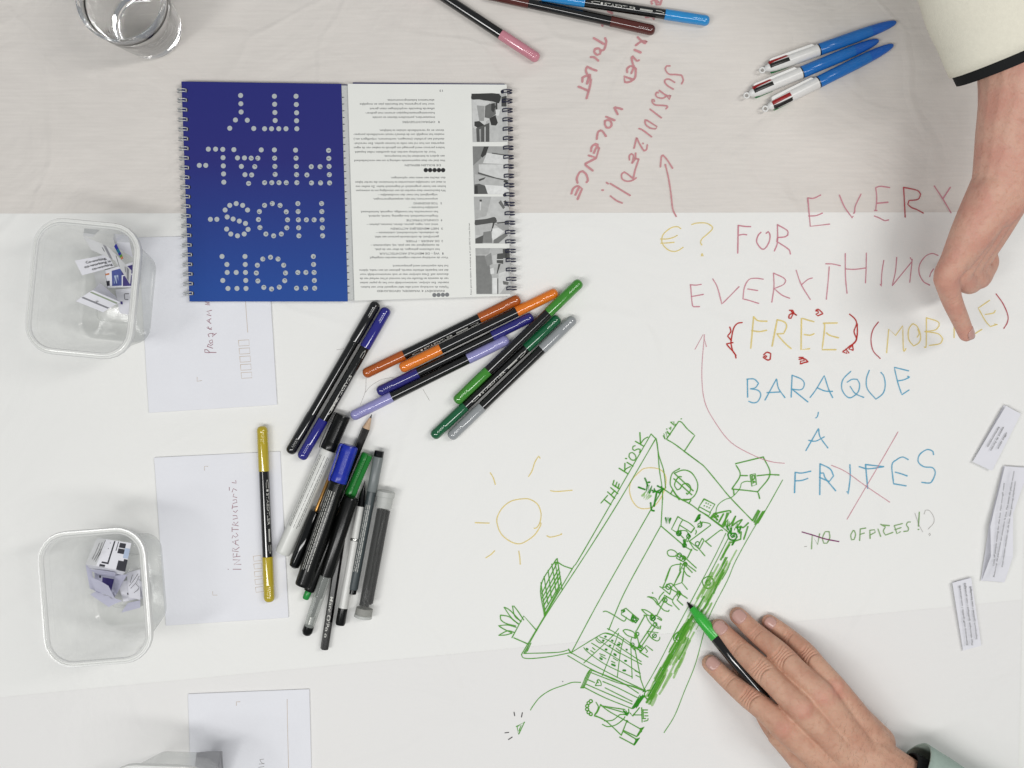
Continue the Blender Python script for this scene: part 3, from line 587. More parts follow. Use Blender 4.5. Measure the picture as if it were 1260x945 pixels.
# gel pen with clear grip
t, h = stick('gel_pen', (431, 616), (376.5, 782), ZB + 0.0155, ZB + 0.0052, 'black gel pen with clear plastic end in the pen heap', 'pen')
SMOKE = mat('smoky_clear', (190, 195, 190), rough=0.12, noise=0.02, alpha=0.38)
lathe_obj('cap', [(-h - 0.004, 0.0045), (-h - 0.0032, 0.0062), (-h - 0.001, 0.0070), (-h + 0.075, 0.0068), (-h + 0.0755, 0.0060)], DKBLK, t)
lathe_obj('ink_chamber', [(-h + 0.0758, 0.0036), (-h + 0.097, 0.0036), (-h + 0.099, 0.0022), (h - 0.012, 0.0016)], GLOSSBLK, t)
lathe_obj('clear_barrel', [(-h + 0.0756, 0.0053), (h - 0.026, 0.0053), (h - 0.012, 0.0049), (h - 0.008, 0.0046)], SMOKE, t)
lathe_obj('metal_insert', [(h - 0.020, 0.0030), (h - 0.0195, 0.0036), (h - 0.012, 0.0036), (h - 0.0115, 0.003)], mat('bright_metal', (205, 205, 200), rough=0.25, metal=0.9), t)
lathe_obj('end_plug', [(h - 0.0095, 0.0049), (h - 0.004, 0.0050), (h - 0.0012, 0.0036), (h, 0.0014)], DKBLK, t)
# black pen with gold barrel line
t, h = stick('fountain_pen', (407, 583), (361, 699), ZB + 0.0108, ZB + 0.0066, 'glossy black capped pen with thin gold barrel squeezed beside the white marker', 'pen')
lathe_obj('barrel', [(-h, 0.0010), (-h + 0.001, 0.0016), (-h + 0.040, 0.0018)], mat('gold', (176, 132, 72), rough=0.3, metal=0.7), t)
lathe_obj('cap', [(-h + 0.038, 0.0044), (-h + 0.039, 0.0052), (h - 0.007, 0.0056), (h - 0.002, 0.0047), (h - 0.0004, 0.0025), (h, 0.0008)], GLOSSBLK, t)
# silver pen
t, h = stick('ballpoint_pen', (449, 592), (418.5, 769), ZB + 0.0044, ZB + 0.0052, 'silver white ballpoint pen with black tip and black end in the heap', 'pen')
SILV = mat('pearl_white', (206, 206, 202), rough=0.28, noise=0.02)
lathe_obj('tip', [(-h, 0.0004), (-h + 0.003, 0.0009), (-h + 0.012, 0.0026), (-h + 0.024, 0.0036)], GLOSSBLK, t)
lathe_obj('barrel', [(-h + 0.0242, 0.0036), (-h + 0.05, 0.0040), (-h + 0.054, 0.0041), (h - 0.0165, 0.0046)], SILV, t)
lathe_obj('ring', [(-h + 0.0545, 0.0040), (-h + 0.055, 0.0044), (-h + 0.057, 0.0044), (-h + 0.0575, 0.004)], mat('bright_metal', (205, 205, 200)), t)
lathe_obj('end_plug', [(h - 0.0163, 0.0046), (h - 0.002, 0.0047), (h, 0.0040)], DKBLK, t)
# grey fineliner
t, h = stick('fineliner_pen', (467, 554.5), (433.5, 731), ZB + 0.0072, ZB + 0.0052, 'slim grey fineliner with lighter grey cap and dark ends in the heap', 'pen')
GR1 = mat('fineliner_cap', (116, 122, 122), rough=0.35); GR2 = mat('fineliner_body', (66, 74, 76), rough=0.35)
lathe_obj('cap', [(-h + 0.006, 0.0046), (-h + 0.0065, 0.0049), (-h + 0.039, 0.0049), (-h + 0.0395, 0.0046)], GR1, t)
lathe_obj('cap_end', [(-h, 0.0040), (-h + 0.0005, 0.0046), (-h + 0.0058, 0.0046)], GLOSSBLK, t)
lathe_obj('barrel', [(-h + 0.0397, 0.0044), (h - 0.006, 0.0044), (h - 0.0045, 0.0041)], GR2, t)
lathe_obj('end_plug', [(h - 0.0044, 0.0036), (h - 0.0004, 0.0036), (h, 0.003)], GLOSSBLK, t)
wrap_quads('small_print', small_print(-h + 0.052, h - 0.022, (-0.0024, -0.0006, 0.0012), 0.0006, 9), 0.00446, PRINT, t)
lathe_c = [(h - 0.024, 0.0009), (h - 0.0235, 0.0016), (h - 0.008, 0.0016), (h - 0.0075, 0.0009)]
cl = lathe_obj('clip', lathe_c, GLOSSBLK, t); cl.location = (0, -0.0052, -0.001)
# clear tube of leads
t, h = stick('lead_tube', (475.5, 604), (447, 757), ZB + 0.0088, ZB + 0.0088, 'clear plastic tube of black leads with frosted cap', 'tube')
CLEAR = mat('clear_tube', (222, 224, 220), rough=0.1, noise=0.0, alpha=0.06)
FROST = mat('frosted_cap', (198, 200, 196), rough=0.4, noise=0.03, alpha=0.75)
lathe_obj('shell', [(-h + 0.010, 0.0078), (-h + 0.0105, 0.0082), (h - 0.003, 0.0082), (h, 0.0080)], CLEAR, t, 32)
lathe_obj('cap', [(-h, 0.0072), (-h + 0.0008, 0.0086), (-h + 0.0055, 0.0086), (-h + 0.006, 0.0078), (-h + 0.016, 0.0076)], FROST, t, 32)
rr = random.Random(4)
for k in range(9):
    a = 2.4 * k; q = 0.0058 * math.sqrt((k + 0.5) / 9)
    V, F = lathe([(-h + 0.018, 0.00175), (h - 0.008 - rr.random() * 0.006, 0.00175)], 8)
    o = link('lead', fix(mesh('lead', V, F)), mat('dark_lead', (20, 20, 20), rough=0.3), t, smooth=40); o.location = (0, q * math.cos(a), q * math.sin(a) - 0.0008)
lathe_obj('end_plug', [(h - 0.0068, 0.0078), (h - 0.0064, 0.0080), (h - 0.0005, 0.0080)], mat('grey_foam', (150, 150, 144), rough=0.8, alpha=0.9), t, 32)
lathe_obj('end_rim', [(h - 0.0004, 0.0080), (h, 0.0085), (h + 0.0022, 0.0085), (h + 0.0026, 0.0078)], FROST, t, 32)

# ------------------------------------------------------------------ flat stock: envelopes, notebooks
def slab(name, quad, z0, z1, m, parent=None, bevel=0.0003):
    """thin block whose top face has the four photo-pixel corners quad at height z1"""
    T = [P(x, y, z1) for x, y in quad]; V = [(v.x, v.y, z0) for v in T] + [(v.x, v.y, z1) for v in T]
    F = [(3, 2, 1, 0), (4, 5, 6, 7)] + [(i, (i + 1) % 4, (i + 1) % 4 + 4, i + 4) for i in range(4)]
    me = fix(mesh(name, V, F))
    if bevel:
        bm = bmesh.new(); bm.from_mesh(me); bmesh.ops.bevel(bm, geom=bm.edges[:], offset=bevel, segments=1, affect='EDGES'); bm.to_mesh(me); bm.free()
    return link(name, me, m, parent)
def flat(name, polys, z, m, parent):
    """flat print: polygons of photo pixels at height z"""
    V, F = [], []
    for k, q in enumerate(polys):
        b = len(V)
        for x, y in q:
            v = P(x, y, z + k * 2e-6); V.append(v)
        F.append(tuple(range(b, b + len(q))))
    return link(name, fix(mesh(name, V, F)), m, parent)
def pts(s, ox, oy, sc): return [(ox + float(a) / sc, oy + float(b) / sc) for a, b in (p.split(',') for p in s.split())]

ENV = mat('envelope_paper', (229, 230, 235), rough=0.7, noise=0.012, scale=30, bump=0.25, bscale=300)
TAN = ink('ink_tan', (206, 190, 172), 0.85); MAUVE = ink('ink_mauve', (168, 128, 138), 0.8)
def envelope(quad, label):
    t = slab('envelope', quad, ZB - 0.0006, ZB + 0.0006, ENV, None, 0.0003)
    # flap seam: a second leaf a hair smaller under the first
    return tag(t, label, 'envelope', 'envelopes under the tubs')
ZE = ZB + 0.00064; KE = (D - ZE) / D
e1 = envelope([(183, 508), (341, 498), (328, 288), (170, 292)], 'white envelope marked PROGRAMM half covered by the blue notebook')
e2 = envelope([(204, 770), (355, 760), (344.6, 555.3), (189.4, 563)], 'white envelope marked with a word for infrastructure under the mustard pen')
e3 = envelope([(238, 1060), (386, 1056), (380.5, 848), (231, 854)], 'white envelope with a long ruled line and letters S U')
def ehw(name, b, w, m, parent): strokes(name, b, w, m, parent, z0=ZE + 0.00004, wavy=False, k=KE)
Q1 = (230, 370, 6.75); Q2 = (240, 560, 4.5); Q3 = (100, 830, 3.94)
ehw('handwriting', [Q1 + ("243,430 185,430;185,432 150,430 148,405 170,410 190,430;215,395 170,380;170,382 178,360 200,375 215,360;195,355 185,335 210,325 215,345 195,355;185,300 175,280 200,272 230,280;215,270 210,300 245,270;205,240 165,225 175,215 190,240 205,225;200,190 165,165 200,150;185,180 185,160;200,125 165,115 190,105 165,90 205,80;190,35 150,30 180,22;190,20 150,10 150,-20",)], 0.9, MAUVE, e1)
ehw('printed_box', [Q1 + ("488,-30 488,20 505,262;85,635 85,670 123,663;" + ';'.join("%g,%g %g,%g %g,%g %g,%g %g,%g" % (428 + 5.5 * i, 330 + 67 * i, 515 + 5.5 * i, 325 + 67 * i, 518 + 5.5 * i, 372 + 67 * i, 432 + 5.5 * i, 377 + 67 * i, 428 + 5.5 * i, 330 + 67 * i) for i in range(5)),)], 0.6, TAN, e1)
ehw('handwriting', [Q2 + ("210,632 255,632;182,632 185,632;255,605 215,605 250,580 210,580;250,560 210,565 212,545;230,562 232,545;240,535 205,530 210,515 225,525 245,510;240,500 205,480 240,470;225,495 225,478;205,460 210,445 225,455 238,445 228,432;205,425 205,400;205,412 240,412;240,392 205,385 215,370 225,385 238,370;210,355 235,350 230,335 210,335;212,310 225,318 235,305;205,298 208,275;206,288 235,285;210,268 232,262 228,245 210,250;232,235 210,230 215,215;205,205 212,185 230,195;190,195 190,178;225,140 228,155 205,152",)], 0.8, MAUVE, e2)
ehw('printed_box', [Q2 + ("52,85 52,62 72,62;98,755 98,775 123,775;" + ';'.join("%g,%g %g,%g %g,%g %g,%g %g,%g" % (322 + 3 * i, 560 + 43 * i, 365 + 3 * i, 555 + 43 * i, 368 + 3 * i, 583 + 43 * i, 326 + 3 * i, 588 + 43 * i, 322 + 3 * i, 560 + 43 * i) for i in range(5)),)], 0.55, TAN, e2)
ehw('printed_line', [Q3 + ("998,120 1000,250 1005,453 1008,600",)], 0.65, TAN, e3)
ehw('corner_mark', [Q3 + ("752,150 752,132 770,132",)], 0.65, TAN, e3)
ehw('handwriting', [Q3 + ("885,410 865,412 875,428 888,432 862,434;860,450 886,446",)], 0.7, FNT, e3)

# blue notebook, cover up
COVER = bpy.data.materials.new('cover_blue'); COVER.use_nodes = True
nt = COVER.node_tree; b = nt.nodes['Principled BSDF']; tc = nt.nodes.new('ShaderNodeTexCoord')
sp = nt.nodes.new('ShaderNodeSeparateXYZ'); nt.links.new(tc.outputs['Object'], sp.inputs[0])
mr = nt.nodes.new('ShaderNodeMapRange'); mr.inputs[1].default_value = xy(0, 360)[1]; mr.inputs[2].default_value = xy(0, 200)[1]
nt.links.new(sp.outputs['Y'], mr.inputs[0])
mx = nt.nodes.new('ShaderNodeMix'); mx.data_type = 'RGBA'; mx.inputs[6].default_value = rgb(22, 70, 150); mx.inputs[7].default_value = rgb(35, 39, 118)   # the cover's printed fade from blue to indigo
nt.links.new(mr.outputs[0], mx.inputs[0]); nt.links.new(mx.outputs[2], b.inputs['Base Color'])
nz = nt.nodes.new('ShaderNodeTexNoise'); nz.inputs['Scale'].default_value = 1500; nt.links.new(tc.outputs['Object'], nz.inputs['Vector'])
bp = nt.nodes.new('ShaderNodeBump'); bp.inputs['Strength'].default_value = 0.2; bp.inputs['Distance'].default_value = 0.0002
nt.links.new(nz.outputs['Fac'], bp.inputs['Height']); nt.links.new(bp.outputs['Normal'], b.inputs['Normal'])
b.inputs['Roughness'].default_value = 0.55; b.inputs['Specular IOR Level'].default_value = 0.3
PAGE = mat('page_paper', (232, 233, 228), rough=0.75, noise=0.012, scale=40)
PEDGE = mat('page_edges', (196, 198, 196), rough=0.8, noise=0.08, scale=800)
ZN1 = 0.0085
nb1 = empty('notebook', Matrix.Translation(P(325, 236, 0.0028)))
def keep(o, parent): o.parent = parent; o.matrix_parent_inverse = parent.matrix_world.inverted(); return o
keep(slab('back_cover', [(224, 101), (428, 104), (436, 369), (234, 371)][::-1], 0.0028, 0.0033, COVER), nb1)
keep(slab('page_block', [(225, 102), (428.5, 105), (436, 369), (235, 371)][::-1], 0.0033, ZN1 - 0.0006, PEDGE), nb1)
keep(slab('front_cover', [(223, 100), (420, 103), (428, 371), (233, 371)][::-1], ZN1 - 0.0006, ZN1, COVER), nb1)
tag(nb1, 'blue spiral notebook with dotted silver lettering on its cover', 'notebook', 'spiral notebooks side by side')
dots = [(486,121),(487,153),(488,185),(488,216),(489,247),(402,121),(403,152),(404,184),(405,215),(364,247),(391,247),(419,247),(447,247),(271,118),(272,150),(273,182),(251,213),(297,214),(229,245),(322,246),
 (612,331),(613,362),(614,393),(615,425),(616,457),(581,457),(546,457),(528,426),(545,394),(579,394),(484,330),(486,361),(487,393),(488,425),(489,456),(402,329),(403,361),(404,393),(405,424),(364,456),(392,456),(420,456),(448,456),
 (245,328),(351,329),(259,360),(286,360),(312,361),(338,361),(274,393),(326,394),(288,425),(314,426),(302,459),(146,326),(174,326),(202,327),(203,359),(204,391),(205,422),(206,454),(111,389),(136,389),
 (585,537),(586,568),(587,600),(588,631),(589,662),(526,600),(556,600),(493,537),(494,568),(495,600),(496,631),(497,662),(394,537),(424,544),(448,569),(453,600),(450,631),(429,655),(399,662),(369,655),(346,630),(340,599),(344,568),(364,544),
 (298,562),(279,544),(254,537),(229,544),(211,562),(219,589),(242,597),(266,605),(290,614),(300,637),(285,655),(259,662),(233,655),(217,636),(154,598),(179,598),
 (553,742),(554,773),(556,804),(557,835),(558,865),(524,804),(493,804),(523,865),(488,865),(387,745),(416,752),(438,776),(445,806),(442,836),(421,861),(391,868),(361,862),(338,837),(332,806),(336,776),(357,752),
 (288,742),(289,773),(290,804),(291,835),(292,866),(254,804),(219,804),(218,773),(199,742),(202,835),(222,866),(257,866)]
DOT = mat('dot_silver', (176, 182, 184), rough=0.5, noise=0.08, scale=600); DOTD = mat('dot_speckle', (112, 116, 120), rough=0.6, noise=0.2, scale=900)
rows = ((0, 290, 'dot_lettering'), (290, 500, 'dot_lettering'), (500, 700, 'dot_lettering'), (700, 900, 'dot_lettering'))
def disc(cx, cy, r, n=14, a0=0.0): return [(cx + r * math.cos(a0 + 2 * math.pi * k / n), cy + r * math.sin(a0 + 2 * math.pi * k / n)) for k in range(n)]
for y0, y1, nm in rows:
    dd = [(210 + x / 3.15, 80 + y / 3.15) for x, y in dots if y0 <= y < y1]
    keep(flat(nm, [disc(x, y, 3.05) for x, y in dd], ZN1 + 0.00008, DOT, None), nb1)
spk = []
rr = random.Random(11)
for x, y in dots:
    if y > 330 and x > 300:
        cx, cy = 210 + x / 3.15, 80 + y / 3.15
        for _ in range(2): 
            u, v = cx + rr.uniform(-1.5, 1.5), cy + rr.uniform(-1.5, 1.5); spk.append([(u - .8, v - .45), (u + .8, v - .45), (u + .8, v + .45), (u - .8, v + .45)])
keep(flat('dot_print', spk, ZN1 + 0.00016, DOTD, None), nb1)

def wire_loops(parent, hole0, hole1, n, out, ztop, m, rad):
    """twin-wire binding: n double loops between two photo pixels; out = +1 right, -1 left"""
    a, bb = P(*hole0, ztop), P(*hole1, ztop); d = (bb - a).normalized(); o = Vector((-d.y, d.x, 0)) 
    if o.x * out < 0: o = -o
    V, F = [], []; R = rad; q = 0.00055; seg = 14; k = 6
    for s in (-1, 1):
        base = len(V)
        for i in range(seg + 1):
            t = math.pi * 1.02 - (math.pi * 1.52) * i / seg      # from the hole up, over the edge and down
            c = Vector((R * math.cos(t), 0, R * 0.62 * math.sin(t)))
            tn = Vector((-math.sin(t), 0, math.cos(t)))
            n1 = Vector((math.cos(t), 0, math.sin(t)))
            for j in range(k):
                w = 2 * math.pi * j / k; p = c + n1 * (q * math.cos(w)) + Vector((0, 1, 0)) * (q * math.sin(w) + s * 0.00125)
                V.append(p)
        for i in range(seg):
            for j in range(k): F.append((base + i * k + j, base + i * k + (j + 1) % k, base + (i + 1) * k + (j + 1) % k, base + (i + 1) * k + j))
    # little cross wire that closes the pair at the hole
    base = len(V)
    for s in (-1, 1):
        for j in range(k):
            w = 2 * math.pi * j / k; V.append(Vector((-R + q * math.cos(w), s * 0.00125, q * math.sin(w) + 0.0003)))
    for j in range(k): F.append((base + j, base + (j + 1) % k, base + k + (j + 1) % k, base + k + j))
    me = fix(mesh('wire_loop', V, F)); me.materials.append(m); me.shade_smooth()
    hv, hf = [], []
    for j in range(12): hv.append((-R + 0.0016 * math.cos(j * math.pi / 6), 0.0019 * math.sin(j * math.pi / 6), 0.00006))
    hm = mesh('punched_hole', hv, [tuple(range(12))]); hm.materials.append(mat('hole_dark', (28, 28, 36), rough=0.9))
    for i in range(n):
        c = a.lerp(bb, i / (n - 1)) + o * R
        M = Matrix.Translation(c) @ Matrix((o, Vector((0, 0, 1)).cross(o), Vector((0, 0, 1)))).transposed().to_4x4()
        for nm, mm in (('wire_loop', me), ('punched_hole', hm)):
            w = bpy.data.objects.new(nm, mm); COL.objects.link(w); w.matrix_world = M; keep(w, parent)
SILVER = mat('wire_silver', (196, 198, 198), rough=0.35, noise=0.03, metal=0.35); NAVYW = mat('wire_navy', (30, 32, 62), rough=0.25, noise=0.03)
bpy.context.view_layer.update()
wire_loops(nb1, (229, 111.5), (237, 361), 22, -1, ZN1, SILVER, 0.0042)
# the torn-comb notches along the loose page beside the cover
keep(flat('notch', [[(421 + 7.2 * i / 30, 119 + i * 8.3), (424.2 + 7.2 * i / 30, 119.6 + i * 8.3), (421 + 7.2 * i / 30, 120.6 + i * 8.3)] for i in range(30)], ZN1 - 0.00055, mat('notch_dark', (52, 54, 66), rough=0.9), None), nb1)

# open notebook, text page up
ZN2 = 0.0098
nb2 = empty('notebook', Matrix.Translation(P(530, 236, 0.0012)))
keep(slab('back_cover', [(434, 101.3), (621, 103), (627, 362), (442, 367)][::-1], ZB, ZB + 0.0006, COVER), nb2)
keep(slab('page_block', [(430, 103.2), (622, 104.5), (627.4, 363), (438, 369)][::-1], ZB + 0.0006, ZN2 - 0.0003, PEDGE), nb2)
page = keep(slab('page', [(427.7, 103), (623.6, 104), (628, 364), (436, 370)][::-1], ZN2 - 0.0003, ZN2, PAGE, None, 0.0001), nb2)
tag(nb2, 'open spiral notebook showing a printed text page and four grey photos', 'notebook', 'spiral notebooks side by side')
ZT = ZN2 + 0.00008
GREYT = mat('print_grey', (112, 112, 112), rough=0.8, noise=0.05); DARKT = mat('print_black', (34, 34, 36), rough=0.8, noise=0.05)
T1 = (430, 100, 6.75); T2 = (430, 230, 6.75)
V, F = [], []
def line(src, s, xr, xl, y):
    """printed line read upside down: begins at crop x = xr, ends at xl, baseline y (top of the upturned letters)"""
    ox, oy, sc = src
    y0 = oy + (y - 8) / sc
    fit_text(V, F, s, (ox + xr / sc, y0 - 0.0), (ox + xl / sc, y0 + 0.15), 2.5, ZT)
for s, xr, xl, y in (("alternatieve belastingconstructies.", 705, 312, 157), ("voor het programma, het financiële plan en mogelijke", 706, 85, 190), ("sifieerde financiële verplichtingen staan garant", 707, 168, 228),
    ("huisvestingsmaatschappijen ervaren met gediver-", 708, 132, 264), ("investeerders, particuliere klanten en sociale", 709, 192, 300), ("OPDRACHTGEVERS", 712, 440, 338), ("1", 747, 738, 338), ("tieven en op verschillende schalen te bekijken.", 785, 248, 408), ("maakte het mogelijk om de thema's vanuit verschillende perspec-", 786, 33, 442), ("denheid aan profielen (managers, werknemers, vrijwilligers etc.)", 787, 35, 480),
    ("expertise om hun rol ten volle te kunnen spelen. Een verschei-", 788, 37, 516), ("Iedere persoon werd gevraagd om gebruik te maken van de eigen", 789, 37, 552), ("Voor de workshop werden drie specifieke rollen bepaald.", 718, 42, 588), ("aan spelers te betrekken bij het bouwproces.", 791, 287, 622), ("Het doel van deze experimentele oefening is om een verscheidenheid", 793, 40, 659), ("DE ROLLEN BEPALEN", 758, 460, 697),
    ("dan slechts een wens naar oplossingen.", 797, 342, 802), ("in staat om ruimtelijke antwoorden te formuleren die verder kijken", 798, 48, 838), ("buiten een louter pragmatisch of dogmatisch kader. Ze stellen ons", 799, 52, 874), ("We beschouwen deze waarden als een uitnodiging om te ontwerpen", 800, 54, 908), ("13", 775, 748, 78)):
    line(T1, s, xr, xl, y)
for s, xr, xl, y in (("vrijgevigheid, het meer dan noodzakelijke –", 732, 235, 66), ("empowerment, het zijn, aanpassingsvermogen,", 733, 197, 101), ("TOE-EIGENING", 735, 532, 136), ("5", 767, 755, 136), ("stedelijke frustratie –", 735, 492, 171), ("het onverwachte, het toevallige, ongemak, kattenkwaad,", 735, 92, 207), ("Ongehoorzaamheid, toe-eigening, toeval, opstand,", 737, 158, 242), ("CONFLICT/FRICTIE", 740, 472, 276), ("4", 772, 758, 276),
    ("wind, zon, regen, geuren, dieren, insecten, planten –", 737, 143, 312), ("NIET-MENSELIJKE ACTOREN", 741, 343, 346), ("3", 775, 762, 346), ("de onbekende, verbondenheid, coëxistentie –", 741, 222, 380), ("gastvrijheid, de ontbrekende persoon aan tafel,", 743, 210, 415), ("DE ANDER – FYSIEK", 746, 466, 450), ("2", 776, 763, 450), ("de veelzijdigheid van een plek, wij, subjectiviteit –", 746, 175, 484), ("het collectieve geheugen, de sfeer van de plek,", 748, 210, 519), ("WIJ – DE MENTALE ARCHITECTUUR", 748, 248, 553), ("1", 780, 770, 553),
    ("Voor de workshop werden volgende waarden vastgelegd:", 820, 168, 588), ("het hele experiment werd gerespecteerd.", 820, 357, 656), ("dat een bepaalde ethische waarde, gekozen uit een reeks, tijdens", 822, 82, 692), ("discussie zelf. Deze schrijver was er ook verantwoordelijk voor", 823, 85, 727), ("van de essentie en filosofie van het voorstel of het verhaal van de", 824, 86, 761), ("staander. Een schrijver, verantwoordelijk voor het op papier zetten", 825, 88, 796), ("Tijdens de workshop werd elke tafel vergezeld door een buiten-", 826, 90, 832), ("INGREDIËNT 4: WAARDEN, GEVOELIGHEID", 790, 228, 864)):
    line(T2, s, xr, xl, y)
fit_text(V, F, "Foto's genomen tijdens de workshop op 21 juni 2023 © Louisa Dirven", (560 + 138 / 6.75, 230 + 895 / 6.75), (560 + 122 / 6.75, 230 + 300 / 6.75), 1.7, ZT)
keep(link('printed_text', mesh('printed_text', V, F), GREYT), nb2)
keep(flat('printed_dots', [disc(430 + x / 6.75, 100 + y / 6.75, 2.7) for x, y in ((634, 738), (670, 738), (707, 738), (743, 738), (778, 738))] + [[(430 + 634 / 6.75, 208.9), (430 + 778 / 6.75, 208.9), (430 + 778 / 6.75, 209.8), (430 + 634 / 6.75, 209.8)]], ZT, DARKT, None), nb2)
keep(flat('printed_dots', [disc(430 + x / 6.75, 230 + y / 6.75, 2.6) for x, y in ((705, 898), (740, 897), (776, 896), (811, 895))], ZT, mat('print_mid', (122, 124, 126), rough=0.8), None), nb2)
# the four photographs
def gmat(v):
    v = int(16 + v * 0.94)
    return mat('photo_grey_%d' % v, (v, v + 1, v - 1), rough=0.55, noise=0.10, scale=260)
def photo(src, quad, shapes):
    base = keep(slab('photo', pts(quad, *src)[::-1], ZN2 + 0.00002, ZN2 + 0.00008, gmat(shapes[0]), None, 0), nb2)
    by = {}
    for i, (v, poly) in enumerate(shapes[1:]):
        pl = pts(poly, *src); o = flat('photo_shape', [[tuple(v) for v in catmull(pl + [pl[0]], n=3)[:-1]] if len(pl) > 6 else pl], ZN2 + 0.00012 + i * 0.00001, gmat(v), None); o.parent = base
H1 = (560, 100, 6.75); H2 = (560, 230, 6.75)
photo(H1, "135,102 425,102 432,503 145,506", [176, (34, "137,104 365,104 365,180 335,175 300,165 265,165 200,150 137,150"), (200, "140,152 250,160 300,180 300,300 260,330 240,390 190,390 150,380"), (186, "285,180 428,185 432,500 285,503"), (36, "160,335 200,330 245,365 245,390 200,395 160,370"), (150, "180,200 245,205 240,330 200,330"), (92, "250,205 290,185 330,205 340,270 290,310 245,300"), (28, "285,310 335,280 355,345 340,368 300,365"), (70, "175,390 285,345 285,503 180,503"), (150, "200,400 215,395 215,503 205,503"), (210, "245,380 252,375 252,503 245,503"), (48, "335,180 350,175 352,230 335,270"), (52, "385,130 428,120 428,210 385,210"), (216, "335,235 378,235 360,290 340,280"), (40, "300,185 330,180 335,215 318,260 300,240")])
photo(H1, "145,540 438,540 446,937 157,937", [158, (118, "146,541 240,541 215,640 150,700"), (36, "240,541 280,541 255,610 225,635 212,620"), (214, "265,595 440,620 440,690 230,680"), (205, "195,690 440,690 440,820 340,800 200,755"), (80, "305,592 440,612 440,622 305,602"), (70, "190,755 340,800 440,820 440,830 300,800 190,768"), (176, "160,770 300,800 440,835 440,880 240,860 165,850"), (60, "195,815 255,795 240,815 200,830"), (222, "245,860 400,870 446,905 446,936 270,936"), (72, "160,858 200,850 250,870 272,936 160,936"), (40, "410,820 440,835 438,855 400,835"), (30, "160,870 185,865 190,936 160,936")])
photo(H2, "155,80 442,80 452,470 168,472", [190, (170, "156,82 300,82 260,240 165,270"), (46, "202,105 222,105 222,122 204,122"), (206, "206,122 218,122 212,195 204,195"), (90, "360,130 380,110 415,170 400,185"), (50, "400,120 420,110 445,150 445,170"), (60, "165,275 260,265 330,250 345,295 300,300 250,315 168,318"), (178, "168,320 300,300 310,370 300,400 170,400"), (118, "235,375 300,365 310,465 225,465"), (38, "315,290 330,295 310,360 298,375"), (220, "310,345 360,340 405,370 320,450 305,420"), (108, "320,440 410,385 440,400 360,468 318,468"), (70, "168,430 235,400 228,468 168,470"), (150, "320,305 448,310 445,360 400,360 360,335"), (66, "345,295 448,285 448,300 350,305")])
photo(H2, "168,508 452,508 462,890 177,892", [176, (112, "172,570 245,570 285,650 305,745 305,888 177,888"), (160, "170,510 290,510 280,560 175,562"), (128, "245,580 300,545 310,640 270,660"), (58, "350,555 400,550 400,640 345,630"), (190, "305,570 345,560 345,640 315,640"), (210, "345,600 400,600 400,607 345,607"), (46, "360,640 378,640 352,720 345,720"), (212, "290,680 320,670 325,720 295,725"), (220, "310,755 350,755 350,888 310,888"), (205, "360,720 440,690 455,780 370,888 360,888"), (90, "395,780 445,790 440,815 400,810"), (60, "395,515 450,512 455,600 400,590"), (60, "350,760 358,760 358,888 350,888"), (38, "410,520 430,520 435,590 415,590")])
wire_loops(nb2, (618, 113), (623.5, 355), 22, 1, ZN2, NAVYW, 0.0046)

# ------------------------------------------------------------------ plastic tubs
def tub_mat():
    m = bpy.data.materials.new('clear_tub_plastic'); m.use_nodes = True; nt = m.node_tree; N = nt.nodes; L = nt.links.new
    N.clear(); out = N.new('ShaderNodeOutputMaterial')
    tr = N.new('ShaderNodeBsdfTransparent'); tr.inputs[0].default_value = (0.965, 0.97, 0.965, 1)
    df = N.new('ShaderNodeBsdfDiffuse'); df.inputs[0].default_value = (0.80, 0.81, 0.80, 1)
    tl = N.new('ShaderNodeBsdfTranslucent'); tl.inputs[0].default_value = (0.80, 0.81, 0.80, 1)
    gl = N.new('ShaderNodeBsdfGlossy'); gl.inputs['Roughness'].default_value = 0.12
    tc = N.new('ShaderNodeTexCoord'); nz = N.new('ShaderNodeTexNoise'); nz.inputs['Scale'].default_value = 28; nz.inputs['Detail'].default_value = 3
    L(tc.outputs['Object'], nz.inputs['Vector'])
    bp = N.new('ShaderNodeBump'); bp.inputs['Strength'].default_value = 0.35; bp.inputs['Distance'].default_value = 0.002; L(nz.outputs['Fac'], bp.inputs['Height'])
    L(bp.outputs[0], gl.inputs['Normal'])
    a = N.new('ShaderNodeMixShader'); a.inputs[0].default_value = 0.5; L(df.outputs[0], a.inputs[1]); L(tl.outputs[0], a.inputs[2])
    mr = N.new('ShaderNodeMapRange'); mr.inputs[1].default_value = 0.3; mr.inputs[2].default_value = 0.7; mr.inputs[3].default_value = 0.12; mr.inputs[4].default_value = 0.30
    L(nz.outputs['Fac'], mr.inputs[0])
    c = N.new('ShaderNodeMixShader'); L(mr.outputs[0], c.inputs[0]); L(tr.outputs[0], c.inputs[1]); L(a.outputs[0], c.inputs[2])
    lw = N.new('ShaderNodeLayerWeight'); lw.inputs[0].default_value = 0.5; pw = N.new('ShaderNodeMath'); pw.operation = 'POWER'; pw.inputs[1].default_value = 4.0; L(lw.outputs['Facing'], pw.inputs[0]); fr = N.new('ShaderNodeMath'); fr.operation = 'MULTIPLY_ADD'; fr.inputs[1].default_value = 0.25; fr.inputs[2].default_value = 0.03; L(pw.outputs[0], fr.inputs[0])
    e = N.new('ShaderNodeMixShader'); L(fr.outputs[0], e.inputs[0]); L(c.outputs[0], e.inputs[1]); L(gl.outputs[0], e.inputs[2])
    L(e.outputs[0], out.inputs[0]); return m
TUB = tub_mat()
def rim_mat():
    m = mat('tub_rim', (226, 227, 224), rough=0.16, noise=0.02, alpha=0.86); return m
